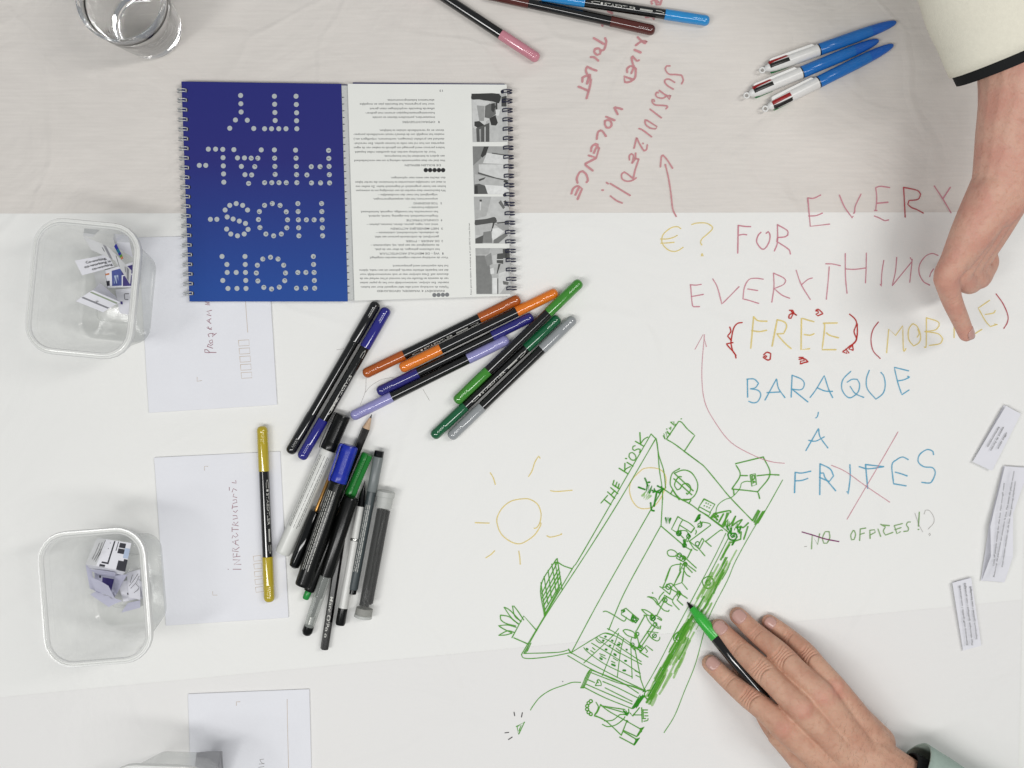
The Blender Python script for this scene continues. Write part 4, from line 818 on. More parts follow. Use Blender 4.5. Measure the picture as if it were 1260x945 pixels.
def rrect(hx, hy, r, n=7):
    out = []
    for cx, cy, a0 in ((hx - r, hy - r, 0), (-hx + r, hy - r, 90), (-hx + r, -hy + r, 180), (hx - r, -hy + r, 270)):
        for k in range(n):
            a = math.radians(a0 + 90 * k / (n - 1)); out.append((cx + r * math.cos(a), cy + r * math.sin(a)))
    return out
def loft(rings, close_bottom=False):
    V, F = [], []; n = len(rings[0][0])
    for ring, z in rings:
        for x, y in ring: V.append((x, y, z))
    for i in range(len(rings) - 1):
        for k in range(n): F.append((i * n + k, i * n + (k + 1) % n, (i + 1) * n + (k + 1) % n, (i + 1) * n + k))
    if close_bottom: F.append(tuple(range(n))[::-1])
    return V, F
def tub(c, rot, label, zb=0.0027, H=0.088):
    o = P(*c, 0); t = empty('plastic_tub', Matrix.Translation((o.x, o.y, zb)) @ Matrix.Rotation(math.radians(rot), 4, 'Z'))
    bx, by, tx, ty = 0.0345, 0.0435, 0.0425, 0.0545
    def sec(f, r0=0.016, r1=0.02): return rrect(bx + (tx - bx) * f, by + (ty - by) * f, r0 + (r1 - r0) * f)
    inset = rrect(bx - 0.012, by - 0.012, 0.010); ins2 = rrect(bx - 0.006, by - 0.006, 0.013)
    V, F = loft([(inset, 0.0026), (rrect(bx - 0.0105, by - 0.0105, 0.011), 0.0018), (ins2, 0.0016), (rrect(bx - 0.003, by - 0.003, 0.0145), 0.0002), (sec(0.0), 0.0024), (sec(0.5), H * 0.5), (sec(0.86), H * 0.86), (rrect(tx - 0.0014, ty - 0.0014, 0.0195), H * 0.865), (rrect(tx - 0.0005, ty - 0.0005, 0.02), H - 0.003)], True)
    link('wall', fix(mesh('wall', V, F)), TUB, t, smooth=30)
    r_ = lambda d, rr=0.0205: rrect(tx + d, ty + d, rr + d)
    V, F = loft([(r_(-0.0004), H - 0.003), (r_(-0.0002), H - 0.0006), (r_(0.0005), H), (r_(0.0012), H - 0.0004), (r_(0.0017), H - 0.0020), (r_(0.0026), H - 0.0022), (r_(0.0034), H - 0.0012), (r_(0.0046), H - 0.0012), (r_(0.0052), H - 0.003), (r_(0.005), H - 0.0062), (r_(0.0045), H - 0.0064)])
    link('rim', fix(mesh('rim', V, F)), rim_mat(), t, smooth=50)
    V, F = loft([(rrect(0.0165, 0.0235, 0.006), 0.00285), (rrect(0.0175, 0.0245, 0.007), 0.0034), (rrect(0.0185, 0.0255, 0.008), 0.00285)])
    link('base_ring', fix(mesh('base_ring', V, F)), TUB, t, smooth=50)
    return tag(t, label, 'tub', 'clear plastic tubs')
tub((146.5, 365), -5.5, 'clear plastic tub holding colourful cut paper slips beside the blue notebook')
tub((160, 713), 4.5, 'clear plastic tub holding crumpled black and white paper cuttings beside the mustard pen')
tub((231, 979), -2.0, 'clear plastic tub standing on the envelope with the long ruled line')

# folded slips of paper
SLIP = mat('slip_paper', (226, 226, 232), rough=0.75, noise=0.02, scale=60); SLIPV = mat('slip_lilac', (196, 196, 214), rough=0.75, noise=0.03, scale=60)
SLIPG = mat('slip_grey', (196, 197, 198), rough=0.75, noise=0.05, scale=90)
def leafs(name, faces, m, label, cat='paper slip', group=None):
    """folded paper: faces = quads of (px, py, z); each quad a creased leaf with thickness"""
    V, F = [], []
    for q in faces:
        p = [P(x, y, z) for x, y, z in q]; n = (p[1] - p[0]).cross(p[3] - p[0]).normalized() * 0.00012
        # 5x5 grid with a slight curl
        b = len(V); N = 5
        for j in range(N):
            for i in range(N):
                u, v = i / (N - 1), j / (N - 1)
                c = p[0] * (1 - u) * (1 - v) + p[1] * u * (1 - v) + p[2] * u * v + p[3] * (1 - u) * v
                c = c + n * (8.0 * (math.sin(u * math.pi) * 0.6))
                V.append(c + n)
        for j in range(N):
            for i in range(N): V.append(Vector(V[b + j * N + i]) - 2 * n)
        for j in range(N - 1):
            for i in range(N - 1):
                a = b + j * N + i; F.append((a, a + 1, a + N + 1, a + N)); a2 = a + N * N; F.append((a2 + N, a2 + N + 1, a2 + 1, a2))
        per = [b + i for i in range(N)] + [b + j * N + N - 1 for j in range(1, N)] + [b + (N - 1) * N + i for i in range(N - 2, -1, -1)] + [b + j * N for j in range(N - 2, 0, -1)]
        for i in range(len(per)): a, c = per[i], per[(i + 1) % len(per)]; F.append((c, a, a + N * N, c + N * N))
    o = link(name, fix(mesh(name, V, F)), m, None, smooth=20)
    return tag(o, label, cat, group)
def on_leaf(o, q, items):
    """flat print on a leaf quad q: items = (material, u0, v0, u1, v1)"""
    p = [P(x, y, z) for x, y, z in q]; n = (p[1] - p[0]).cross(p[3] - p[0]).normalized()
    if n.z < 0: n = -n
    def at(u, v):
        nn = (p[1] - p[0]).cross(p[3] - p[0]).normalized() * 0.00012
        return p[0] * (1 - u) * (1 - v) + p[1] * u * (1 - v) + p[2] * u * v + p[3] * (1 - u) * v + nn * 8.0 * math.sin(u * math.pi) * 0.6 + n * 0.00022
    for m, u0, v0, u1, v1 in items:
        V, F = [], []
        for j in range(2):
            for i in range(5): V.append(at(u0 + (u1 - u0) * i / 4, v0 + (v1 - v0) * j))
        for i in range(4): F.append((i, i + 1, i + 6, i + 5))
        link('print', mesh('print', V, F), m, o)
def leaf_text(o, q, lines, size=0.7):
    p = [P(x, y, z) for x, y, z in q]; n = (p[1] - p[0]).cross(p[3] - p[0]).normalized()
    if n.z < 0: n = -n
    V, F = [], []
    for s, u0, u1, v, h in lines:
        g, f = text_geo(s, 1.0); a0, a1 = g[:, 0].min(), g[:, 0].max(); b = len(V)
        for x, y in g:
            u = u0 + (u1 - u0) * (x - a0) / (a1 - a0); vv = v - y * h
            V.append(p[0] * (1 - u) * (1 - vv) + p[1] * u * (1 - vv) + p[2] * u * vv + p[3] * (1 - u) * vv + n * (0.00030 + 0.00058 * math.sin(max(0, min(1, u)) * math.pi)))
        F += [tuple(b + i for i in t) for t in f]
    link('printed_text', mesh('printed_text', V, F), DARKT, o)
def q3(s, src, zs):
    p = pts(s, *src)
    if not isinstance(zs, (tuple, list)): zs = [zs] * len(p)
    return [(x, y, z) for (x, y), z in zip(p, zs)]
U1 = (60, 270, 5.557); U2 = (90, 640, 7.267)
PB = mat('print_blue', (72, 84, 150), rough=0.7, noise=0.15, scale=300); PD = mat('print_dark', (42, 42, 52), rough=0.7, noise=0.1); PG = mat('print_sage', (150, 162, 140), rough=0.7)
PGR = mat('print_midgrey', (132, 132, 138), rough=0.7); PV = mat('print_violet', (64, 54, 120), rough=0.7, noise=0.1); PT = mat('print_teal', (40, 130, 160), rough=0.7); PO = mat('print_orange', (200, 130, 90), rough=0.7); PGN = mat('print_green', (90, 150, 60), rough=0.7); PIB = mat('print_ink_blue', (48, 52, 170), rough=0.7); PSK = mat('print_pale', (176, 190, 214), rough=0.7)
GS = 'paper slips in the tub beside the blue notebook'
q = q3("372,352 575,292 570,462 380,468", U1, (0.012, 0.02, 0.016, 0.010)); o = leafs('paper_slip', [q], SLIP, 'paper slip printed with a blue and violet picture lying in the tub', group=GS)
on_leaf(o, q, [(PB, 0.28, 0.12, 0.62, 0.92), (PV, 0.62, 0.1, 1.0, 0.45), (PV, 0.66, 0.5, 0.98, 0.95), (PD, 0.06, 0.62, 0.2, 0.9), (PO, 0.05, 0.2, 0.2, 0.3), (PSK, 0.35, 0.4, 0.5, 0.8)])
q = q3("455,478 565,470 560,655 485,640", U1, (0.006, 0.008, 0.008, 0.006)); o = leafs('paper_slip', [q], SLIP, 'white paper slip with a small ring doodle on the tub floor', group=GS)
on_leaf(o, q, [(PV, 0.2, 0.5, 0.36, 0.62), (PGR, 0.55, 0.18, 0.85, 0.22), (PGR, 0.5, 0.2, 0.56, 0.42), (PGR, 0.55, 0.4, 0.8, 0.44)])
q = q3("185,558 300,484 488,566 372,634", U1, (0.040, 0.044, 0.030, 0.026)); qb = q3("300,484 352,436 458,528 488,566", U1, (0.044, 0.030, 0.016, 0.030)); o = leafs('paper_slip', [q, qb], SLIP, 'tent-folded paper slip with grey and sage bands in the tub', group=GS)
on_leaf(o, q, [(PGR, 0.30, 0.02, 0.40, 0.98), (PG, 0.80, 0.02, 0.90, 0.98)]); leaf_text(o, q, [("Service", 0.45, 0.55, 0.5, 0.16)])
q = q3("178,282 402,238 447,322 228,382", U1, (0.046, 0.034, 0.034, 0.046)); o = leafs('paper_slip', [q], SLIP, 'paper slip printed Co-working three times in the tub', group=GS)
leaf_text(o, q, [("Co-working,", 0.27, 0.9, 0.36, 0.24), ("co-working is", 0.17, 0.98, 0.62, 0.24), ("co-working", 0.35, 0.98, 0.88, 0.24)])
q = q3("236,112 412,188 566,345 430,272", U1, (0.064, 0.058, 0.050, 0.052)); q = q3("236,112 405,185 572,352 556,445", U1, (0.060, 0.058, 0.046, 0.036))
qa = q3("234,112 405,186 452,282 290,208", U1, (0.062, 0.056, 0.050, 0.058)); qc = q3("405,186 566,350 556,444 452,282", U1, (0.056, 0.044, 0.040, 0.050))
qt = q3("234,112 243,62 350,72 300,120", U1, (0.062, 0.066, 0.064, 0.060))
o = leafs('paper_slip', [qa, qc, qt], SLIPG, 'long bent grey paper slip leaning across the others in the tub', group=GS)
on_leaf(o, qa, [(PGR, 0.78, 0.02, 0.92, 0.98), (PD, 0.66, 0.3, 0.7, 0.6)]); on_leaf(o, qc, [(PD, 0.3, 0.1, 0.34, 0.9), (PGR, 0.78, 0.1, 0.9, 0.95), (PD, 0.7, 0.2, 0.73, 0.6)])
q = q3("446,184 461,165 512,264 496,276", U1, (0.036, 0.036, 0.030, 0.030)); o = leafs('paper_slip', [q], SLIP, 'narrow rainbow striped paper slip standing in the tub', group=GS)
on_leaf(o, q3("446,184 496,276 512,264 461,165", U1, (0.036, 0.030, 0.030, 0.036)), [(PIB, 0, 0.02, 0.3, 0.98), (PT, 0.3, 0.02, 0.55, 0.98), (PIB, 0.55, 0.02, 0.7, 0.98), (PGN, 0.7, 0.02, 0.85, 0.98), (PO, 0.85, 0.02, 1, 0.98)])
q = q3("450,98 545,118 575,262 480,205", U1, (0.050, 0.048, 0.026, 0.030)); leafs('paper_slip', [q, q3("450,98 480,205 468,240 440,130", U1, (0.05, 0.03, 0.02, 0.036))], SLIP, 'blank curled white slip against the tub wall behind the rainbow slip', group=GS)
q = q3("300,300 372,280 400,470 330,480", U1, (0.010, 0.014, 0.012, 0.008)); leafs('paper_slip', [q], SLIPG, 'blank grey slip on the tub floor half under the Co-working slip', group=GS)
GS2 = 'paper cuttings in the tub beside the mustard pen'
q = q3("215,158 520,205 466,462 112,392", U2, (0.040, 0.034, 0.036, 0.044)); o = leafs('paper_cutting', [q, q3("112,392 466,462 440,490 150,430", U2, (0.044, 0.036, 0.026, 0.030))], SLIP, 'white paper cutting with black plan shapes and handwriting in the tub', 'paper cutting', GS2)
on_leaf(o, q, [(SLIPG, 0.0, 0.0, 0.26, 1.0), (PD, 0.50, 0.02, 0.54, 0.80), (PD, 0.36, 0.80, 0.54, 0.86), (PD, 0.33, 0.9, 0.47, 1.0), (PD, 0.62, 0.02, 0.64, 0.35), (PD, 0.68, 0.05, 0.86, 0.22), (PD, 0.68, 0.25, 0.86, 0.42), (PSK, 0.86, 0.2, 1.0, 0.55), (PD, 0.76, 0.66, 1.0, 1.0), (PD, 0.9, 0.58, 1.0, 0.66), (PD, 0.4, 0.3, 0.42, 0.33), (PD, 0.4, 0.1, 0.42, 0.13)])
V = []
strokes('handwriting', [U2 + ("170,350 200,290 235,205;185,360 230,280 260,200;200,370 250,270 290,180;215,340 240,300 250,260",)], 0.5, DARKT, o, z0=0.0455, wavy=False, k=(D - 0.0455) / D)
q = q3("135,440 480,485 372,695 155,665", U2, (0.032, 0.026, 0.012, 0.018)); q1 = q3("150,505 315,588 370,695 205,642", U2, (0.036, 0.038, 0.026, 0.026)); q2_ = q3("372,500 488,482 440,560 368,692", U2, (0.018, 0.032, 0.030, 0.014)); q4 = q3("135,440 380,470 372,505 260,500", U2, (0.032, 0.034, 0.020, 0.02))
o = leafs('paper_cutting', [q3("190,450 440,490 372,690 200,640", U2, (0.012, 0.014, 0.010, 0.010)), q1, q2_, q4], SLIPV, 'lilac grey folded paper cutting standing open like a box in the tub', 'paper cutting', GS2)
on_leaf(o, q3("190,450 440,490 372,690 200,640", U2, (0.012, 0.014, 0.010, 0.010)), [(PV, 0.3, 0.25, 0.75, 0.8), (PD, 0.18, 0.15, 0.24, 0.3)])
q = q3("155,665 205,640 440,722 318,776", U2, (0.026, 0.028, 0.018, 0.016)); o = leafs('paper_cutting', [q], SLIPV, 'curled lilac paper cutting with printed dashes below the open folded one', 'paper cutting', GS2)
on_leaf(o, q, [(PGR, 0.9, 0.3, 0.95, 0.4), (PGR, 0.82, 0.6, 0.86, 0.7), (PGR, 0.9, 0.55, 0.94, 0.65)])
q = q3("480,470 600,440 600,715 500,690", U2, (0.012, 0.016, 0.016, 0.012)); o = leafs('paper_cutting', [q], SLIP, 'white paper cutting with thin line drawing against the tub wall', 'paper cutting', GS2)
strokes('line_drawing', [U2 + ("500,590 540,540 580,480;515,610 560,560 590,500;545,650 580,620 590,600 560,570;530,490 510,560",)], 0.5, DARKT, o, z0=0.0172, wavy=False, k=(D - 0.0172) / D)
q = q3("432,826 490,742 600,716 600,782", U2, (0.008, 0.016, 0.018, 0.010)); o = leafs('paper_cutting', [q], SLIPV, 'pointed lilac paper cutting at the corner of the tub floor', 'paper cutting', GS2)
q = q3("112,400 160,430 205,640 150,612", U2, (0.030, 0.028, 0.012, 0.014)); leafs('paper_cutting', [q], SLIPV, 'narrow lilac paper cutting propped against the open folded one', 'paper cutting', GS2)
q = q3("400,560 560,520 620,700 450,730", U2, (0.010, 0.012, 0.009, 0.007)); o = leafs('paper_cutting', [q, q3("560,520 620,560 640,690 620,700", U2, (0.012, 0.026, 0.022, 0.009))], SLIP, 'crumpled white paper cutting at the bottom of the clump in the tub', 'paper cutting', GS2)
on_leaf(o, q, [(PD, 0.3, 0.6, 0.36, 0.7), (PGR, 0.5, 0.2, 0.9, 0.24), (PGR, 0.5, 0.34, 0.8, 0.38)])
U3 = (100, 830, 3.94)
leafs('paper_cutting', [q3("560,378 672,372 690,520 540,520", U3, (0.03, 0.034, 0.008, 0.008)), q3("672,372 684,372 690,520 660,520", U3, (0.034, 0.03, 0.008, 0.01))], mat('slip_slate', (150, 150, 154), rough=0.8), 'grey folded paper cutting in the tub on the ruled envelope', 'paper cutting')

# loose slips on the paper
GL = 'loose printed slips on the white paper'
Y1 = (1180, 490, 3.94)
q = q3("228,36 300,76 160,352 66,308", Y1, (ZB + 0.006, ZB + 0.005, ZB + 0.0035, ZB + 0.003)); o = leafs('paper_slip', [q, q3("218,32 292,72 165,345 70,300", Y1, (ZB + 0.0006, ZB + 0.0006, ZB + 0.0006, ZB + 0.0006))], SLIP, 'short folded slip with three printed lines about office space', group=GL)
V, F = [], []
for s, a, bb in (("office space", (229, 165), (186, 243)), ("espace de bureau", (214, 138), (152, 252)), ("kantoorruimte", (192, 138), (136, 234))): fit_text(V, F, s, (1180 + a[0] / 3.94, 490 + a[1] / 3.94), (1180 + bb[0] / 3.94, 490 + bb[1] / 3.94), 2.4, ZB + 0.0063, 0.2)
link('printed_text', mesh('printed_text', V, F), GREYT, o)
qa = q3("222,330 340,338 262,560 152,620", Y1, (ZB + 0.004, ZB + 0.004, ZB + 0.009, ZB + 0.007)); qb = q3("152,620 262,560 262,765 155,765", Y1, (ZB + 0.007, ZB + 0.009, ZB + 0.009, ZB + 0.010)); qc = q3("155,765 262,765 220,893 110,884", Y1, (ZB + 0.010, ZB + 0.009, ZB + 0.0015, ZB + 0.0008))
qd = q3("215,328 330,336 250,560 146,615", Y1, ZB + 0.0008); qe = q3("146,615 200,600 180,820 106,886", Y1, (ZB + 0.0008, ZB + 0.0012, ZB + 0.001, ZB + 0.0006))
o = leafs('paper_slip', [qa, qb, qc, qd, qe], SLIP, 'long wavy folded slip with three printed lines about waiting for the bus', group=GL)
V, F = [], []
for s, segs in (("Lots of people waiting for the bus. Not enough seats", ((170, 812), (222, 412))), ("Beaucoup de personnes qui attendent le bus. Pas assez de places assises", ((172, 868), (270, 355))), ("Veel mensen wachten op de bus. Niet genoeg zitplaatsen", ((212, 822), (276, 405)))):
    fit_text(V, F, s, (1180 + segs[0][0] / 3.94, 490 + segs[0][1] / 3.94), (1180 + segs[1][0] / 3.94, 490 + segs[1][1] / 3.94), 2.2, ZB + 0.0112, 0.2)
link('printed_text', mesh('printed_text', V, F), GREYT, o)
Y2 = (1160, 700, 8.59)
q = q3("102,148 300,95 408,812 215,866", Y2, (ZB + 0.0035, ZB + 0.0045, ZB + 0.002, ZB + 0.0015)); o = leafs('paper_slip', [q, q3("100,142 292,90 398,808 212,858", Y2, ZB + 0.0006)], SLIP, 'straight narrow slip with three printed lines on the overlapping sheet', group=GL)
V, F = [], []
for s, a, bb in (("Elementary stuff (public / non-secured)", (268, 805), (186, 178)), ("Plan électrique (publique / non protégé)", (322, 805), (240, 150)), ("Superpoort (publiek / niet beveiligd)", (366, 745), (300, 185))): fit_text(V, F, s, (1160 + a[0] / 8.59, 700 + a[1] / 8.59), (1160 + bb[0] / 8.59, 700 + bb[1] / 8.59), 2.3, ZB + 0.0051)
link('printed_text', mesh('printed_text', V, F), GREYT, o)

# ------------------------------------------------------------------ drinking glass
GLASS = bpy.data.materials.new('clear_glass'); GLASS.use_nodes = True
b = GLASS.node_tree.nodes['Principled BSDF']; b.inputs['Base Color'].default_value = (0.985, 0.99, 0.988, 1); b.inputs['Roughness'].default_value = 0.0; b.inputs['Transmission Weight'].default_value = 1.0; b.inputs['IOR'].default_value = 1.47
gc = P(187, 36, 0); gl = empty('drinking_glass', Matrix.Translation((gc.x, gc.y, 0.0016)))
Hg = 0.086; prof = [(0.0, 0.0002), (0.022, 0.0002), (0.0265, 0.0), (0.0290, 0.0012), (0.0300, 0.004), (0.0312, 0.014), (0.0325, 0.024), (0.0372, 0.066), (0.0388, Hg - 0.001), (0.0384, Hg - 0.0002), (0.0376, Hg), (0.0369, Hg - 0.0006), (0.0352, 0.066), (0.0305, 0.024), (0.0278, 0.0155), (0.0240, 0.0122), (0.016, 0.0112), (0.0, 0.0108)]
V, F = [], []; n = 72
for r, z in prof:
    for k in range(n):
        a = 2 * math.pi * k / n; V.append((max(r, 1e-5) * math.cos(a), max(r, 1e-5) * math.sin(a), z))
for i in range(len(prof) - 1):
    for k in range(n): F.append((i * n + k, i * n + (k + 1) % n, (i + 1) * n + (k + 1) % n, (i + 1) * n + k))
F += [tuple(range(n))[::-1], tuple((len(prof) - 1) * n + k for k in range(n))]
link('tumbler', fix(mesh('tumbler', V, F)), GLASS, gl, smooth=50)
tag(gl, 'empty clear glass tumbler with thick base on the grey paper', 'glass')

# ------------------------------------------------------------------ hands
def tube_geo(V, F, pts_, rad, seg=18, flat_=1.0, up=Vector((0, 0, 1))):
    """closed limb through 3-D points with per-point radius; flat_ squeezes it along up"""
    n = len(pts_); P4 = [np.array([*p, r]) for p, r in zip(pts_, rad)]
    C = catmull(P4, n=5) if n > 2 else [P4[0] * (1 - t) + P4[1] * t for t in np.linspace(0, 1, 6)]
    C = [(Vector(c[:3]), float(c[3])) for c in C]
    # hemispherical ends
    def ends(c, d, r): return [(c + d * (r * math.sin(a)), r * math.cos(a)) for a in (0.35, 0.75, 1.1, 1.35, 1.5)]
    d0 = (C[0][0] - C[1][0]).normalized(); d1 = (C[-1][0] - C[-2][0]).normalized()
    path = ends(C[0][0], d0, C[0][1])[::-1] + C + ends(C[-1][0], d1, C[-1][1])
    b = len(V); m = len(path)
    for i, (c, r) in enumerate(path):
        t = (path[min(m - 1, i + 1)][0] - path[max(0, i - 1)][0]).normalized()
        s = up.cross(t); s = s.normalized() if s.length > 1e-6 else Vector((1, 0, 0)); w = t.cross(s)
        for k in range(seg):
            a = 2 * math.pi * k / seg; V.append(c + s * (r * math.cos(a)) + w * (r * flat_ * math.sin(a)))
    for i in range(m - 1):
        for k in range(seg): F.append((b + i * seg + k, b + i * seg + (k + 1) % seg, b + (i + 1) * seg + (k + 1) % seg, b + (i + 1) * seg + k))
    F.append(tuple(b + k for k in range(seg))[::-1]); F.append(tuple(b + (m - 1) * seg + k for k in range(seg)))
def flesh(V, F, voxel=0.0009, smooth=16):
    """weld overlapping limbs into one continuous skin"""
    me = fix(mesh('limbs', V, F)); o = bpy.data.objects.new('limbs', me); COL.objects.link(o)
    m = o.modifiers.new('r', 'REMESH'); m.mode = 'VOXEL'; m.voxel_size = voxel
    m = o.modifiers.new('s', 'SMOOTH'); m.factor = 0.5; m.iterations = smooth
    dg = bpy.context.evaluated_depsgraph_get(); dg.update()
    out = bpy.data.meshes.new_from_object(o.evaluated_get(dg)); bpy.data.objects.remove(o)
    return out
def crease(me, items):
    """wrinkles: items = (centre, finger direction, offsets, half width, depth, line width)"""
    n = len(me.vertices); co = np.empty(n * 3); me.vertices.foreach_get('co', co); co = co.reshape(-1, 3)
    no = np.array([v.normal[:] for v in me.vertices])
    disp = np.zeros(n)
    for c, d, offs, hw_, dep, lw in items:
        d = Vector(d).normalized(); s = Vector((0, 0, 1)).cross(d).normalized()
        rel = co - np.array(c); along = rel @ np.array(d); side = rel @ np.array(s)
        up = np.clip((no[:, 2] - 0.15) / 0.5, 0, 1)
        for of, bend in offs:
            x = along - of - bend * (side / hw_) ** 2 * 0.002
            disp -= dep * np.exp(-(x / lw) ** 2) * np.exp(-(side / hw_) ** 4) * up * (np.linalg.norm(rel, axis=1) < 0.022)
    co += no * disp[:, None]; me.vertices.foreach_set('co', co.ravel()); me.update()
def skin_mat(name, base, red, spots, hairy):
    m = bpy.data.materials.new(name); m.use_nodes = True; nt = m.node_tree; b = nt.nodes['Principled BSDF']; L = nt.links.new
    tc = nt.nodes.new('ShaderNodeTexCoord')
    def noise(s, d=4, dist=0.0):
        n = nt.nodes.new('ShaderNodeTexNoise'); n.inputs['Scale'].default_value = s; n.inputs['Detail'].default_value = d; n.inputs['Distortion'].default_value = dist; L(tc.outputs['Object'], n.inputs['Vector']); return n
    def mixc(fac, a, c, fixed=None):
        x = nt.nodes.new('ShaderNodeMix'); x.data_type = 'RGBA'
        if fac is not None: L(fac, x.inputs[0])
        if isinstance(a, tuple): x.inputs[6].default_value = a
        else: L(a, x.inputs[6])
        x.inputs[7].default_value = c; return x.outputs[2]
    def ramp(o, lo, hi, a=0.0, c=1.0):
        r = nt.nodes.new('ShaderNodeMapRange'); r.inputs[1].default_value = lo; r.inputs[2].default_value = hi; r.inputs[3].default_value = a; r.inputs[4].default_value = c; r.interpolation_type = 'SMOOTHSTEP'; L(o, r.inputs[0]); return r.outputs[0]
    c = mixc(ramp(noise(55, 5).outputs['Fac'], 0.35, 0.7, 0, 0.75), rgb(*base), rgb(*red))
    c = mixc(ramp(noise(240, 4, 0.6).outputs['Fac'], 0.5, 0.75, 0, 0.5), c, rgb(base[0] - 22, base[1] - 30, base[2] - 30))
    nspot = noise(150, 4)
    for (p, r, col, k) in spots:       # ruddy knuckles and fingertips of this skin
        vd = nt.nodes.new('ShaderNodeVectorMath'); vd.operation = 'DISTANCE'; L(tc.outputs['Object'], vd.inputs[0]); vd.inputs[1].default_value = p
        nw = nt.nodes.new('ShaderNodeMath'); nw.operation = 'MULTIPLY_ADD'; L(nspot.outputs['Fac'], nw.inputs[0]); nw.inputs[1].default_value = 0.016; L(vd.outputs['Value'], nw.inputs[2])
        c = mixc(ramp(nw.outputs[0], 0.006 + r * 0.1, 0.006 + r, k, 0.0), c, rgb(*col))
    L(c, b.inputs['Base Color'])
    b.inputs['Roughness'].default_value = 0.52; b.inputs['Specular IOR Level'].default_value = 0.35
    b.inputs['Subsurface Weight'].default_value = 0.12; b.inputs['Subsurface Radius'].default_value = (1.0, 0.35, 0.2); b.inputs['Subsurface Scale'].default_value = 0.003
    v = nt.nodes.new('ShaderNodeTexVoronoi'); v.inputs['Scale'].default_value = 650; L(tc.outputs['Object'], v.inputs['Vector'])
    b1 = nt.nodes.new('ShaderNodeBump'); b1.inputs['Strength'].default_value = 0.30; b1.inputs['Distance'].default_value = 0.0005; L(v.outputs['Distance'], b1.inputs['Height'])
    b2 = nt.nodes.new('ShaderNodeBump'); b2.inputs['Strength'].default_value = 0.45; b2.inputs['Distance'].default_value = 0.0018; L(noise(130, 5, 0.4).outputs['Fac'], b2.inputs['Height']); L(b1.outputs[0], b2.inputs['Normal'])
    L(b2.outputs[0], b.inputs['Normal'])
    return m
NAILM = mat('fingernail', (196, 156, 146), rough=0.22, noise=0.05, scale=120, spec=0.5)
def nail(tip, prev, r, parent, L=0.0115, wd=0.92, tilt=0.0):
    """curved nail plate over the fingertip"""
    d = (tip - prev).normalized(); s = Vector((0, 0, 1)).cross(d).normalized(); u = d.cross(s).normalized()
    if u.z < 0: u = -u
    if tilt: q = Quaternion(d, tilt); u = q @ u; s = q @ s
    V, F = [], []; N = 9
    for j in range(N):
        v = j / (N - 1)
        for i in range(N):
            w = -1 + 2 * i / (N - 1)
            ww = wd * (1 - 0.10 * (1 - v)) * (1 - 0.35 * max(0, (v - 0.72) / 0.28) ** 2) * (1 - 0.30 * max(0, (0.25 - v) / 0.25) ** 2)
            a = w * ww; x = (v - 0.66) * L
            rr = r * (1.0 - 0.10 * max(0, v - 0.5) ** 2 * 4) + 0.00035
            V.append(tip + d * (x - 0.10 * L * w * w * (1 if v > 0.5 else -0.6)) + s * (rr * math.sin(a)) + u * (rr * math.cos(a) * 0.985))
    for j in range(N - 1):
        for i in range(N - 1): F.append((j * N + i, j * N + i + 1, (j + 1) * N + i + 1, (j + 1) * N + i))
    o = link('fingernail', mesh('fingernail', V, F), NAILM, parent); o.data.shade_smooth()
    md = o.modifiers.new('t', 'SOLIDIFY'); md.thickness = 0.0006; md.offset = 0
    return o
mm = 0.001
# -- the drawing hand
HC = (820, 720, 3.706)
def hp(x, y, z): return P(HC[0] + x / HC[2], HC[1] + y / HC[2], z * mm)
fing = {
 'index': [((200, 356), 9.5), ((274, 426), 17), ((368, 504), 31), ((446, 566), 41), ((528, 640), 49)],
 'middle': [((238, 192), 10.5), ((314, 270), 20), ((422, 374), 37), ((505, 458), 47), ((612, 560), 55)],
 'ring': [((326, 138), 8.5), ((402, 212), 17), ((520, 314), 34), ((602, 396), 45), ((706, 498), 53)],
 'pinky': [((468, 166), 7.5), ((546, 224), 14), ((634, 304), 27), ((688, 368), 37), ((764, 462), 45)]}
frad = {'index': [8.2, 9.0, 10.8, 11.2, 13], 'middle': [8.2, 9.2, 11.2, 11.2, 13], 'ring': [8.2, 9.0, 10.6, 10.6, 12.5], 'pinky': [7.0, 7.8, 9.2, 9.4, 11]}
V, F = [], []; J = {}
for k in fing:
    p = [hp(x, y, z) for (x, y), z in fing[k]]; J[k] = p; tube_geo(V, F, p, [r * mm for r in frad[k]], flat_=0.94)
wr = hp(905, 805, 40); fa = hp(1320, 1098, 44); fb = hp(1750, 1400, 46)
spread = {'index': (-0.6, 820, 905), 'middle': (0, 880, 840), 'ring': (0, 925, 790), 'pinky': (0, 965, 735)}
for k in fing:
    _, x, y = spread[k]
    z = {'index': 40, 'middle': 44, 'ring': 42, 'pinky': 37}[k]
    mid = (J[k][-1] + hp(x, y, z)) / 2 + Vector((0, 0, 0.002))
    tube_geo(V, F, [J[k][-1], mid, hp(x, y, z)], [frad[k][-1] * mm, 12.5 * mm, 15 * mm], flat_=0.85)
    # fill of the palm under the bones
    tube_geo(V, F, [J[k][-1] - Vector((0, 0, 0.008)), mid - Vector((0, 0, 0.009)), hp(x, y, z - 10)], [11.5 * mm, 13.5 * mm, 14 * mm])
# heel of the hand and the outer edge
tube_geo(V, F, [hp(790, 500, 30), hp(872, 606, 22), hp(970, 715, 26)], [10 * mm, 13 * mm, 15 * mm])
tube_geo(V, F, [hp(505, 690, 34), hp(640, 800, 30), hp(790, 890, 32)], [9 * mm, 14 * mm, 16 * mm])
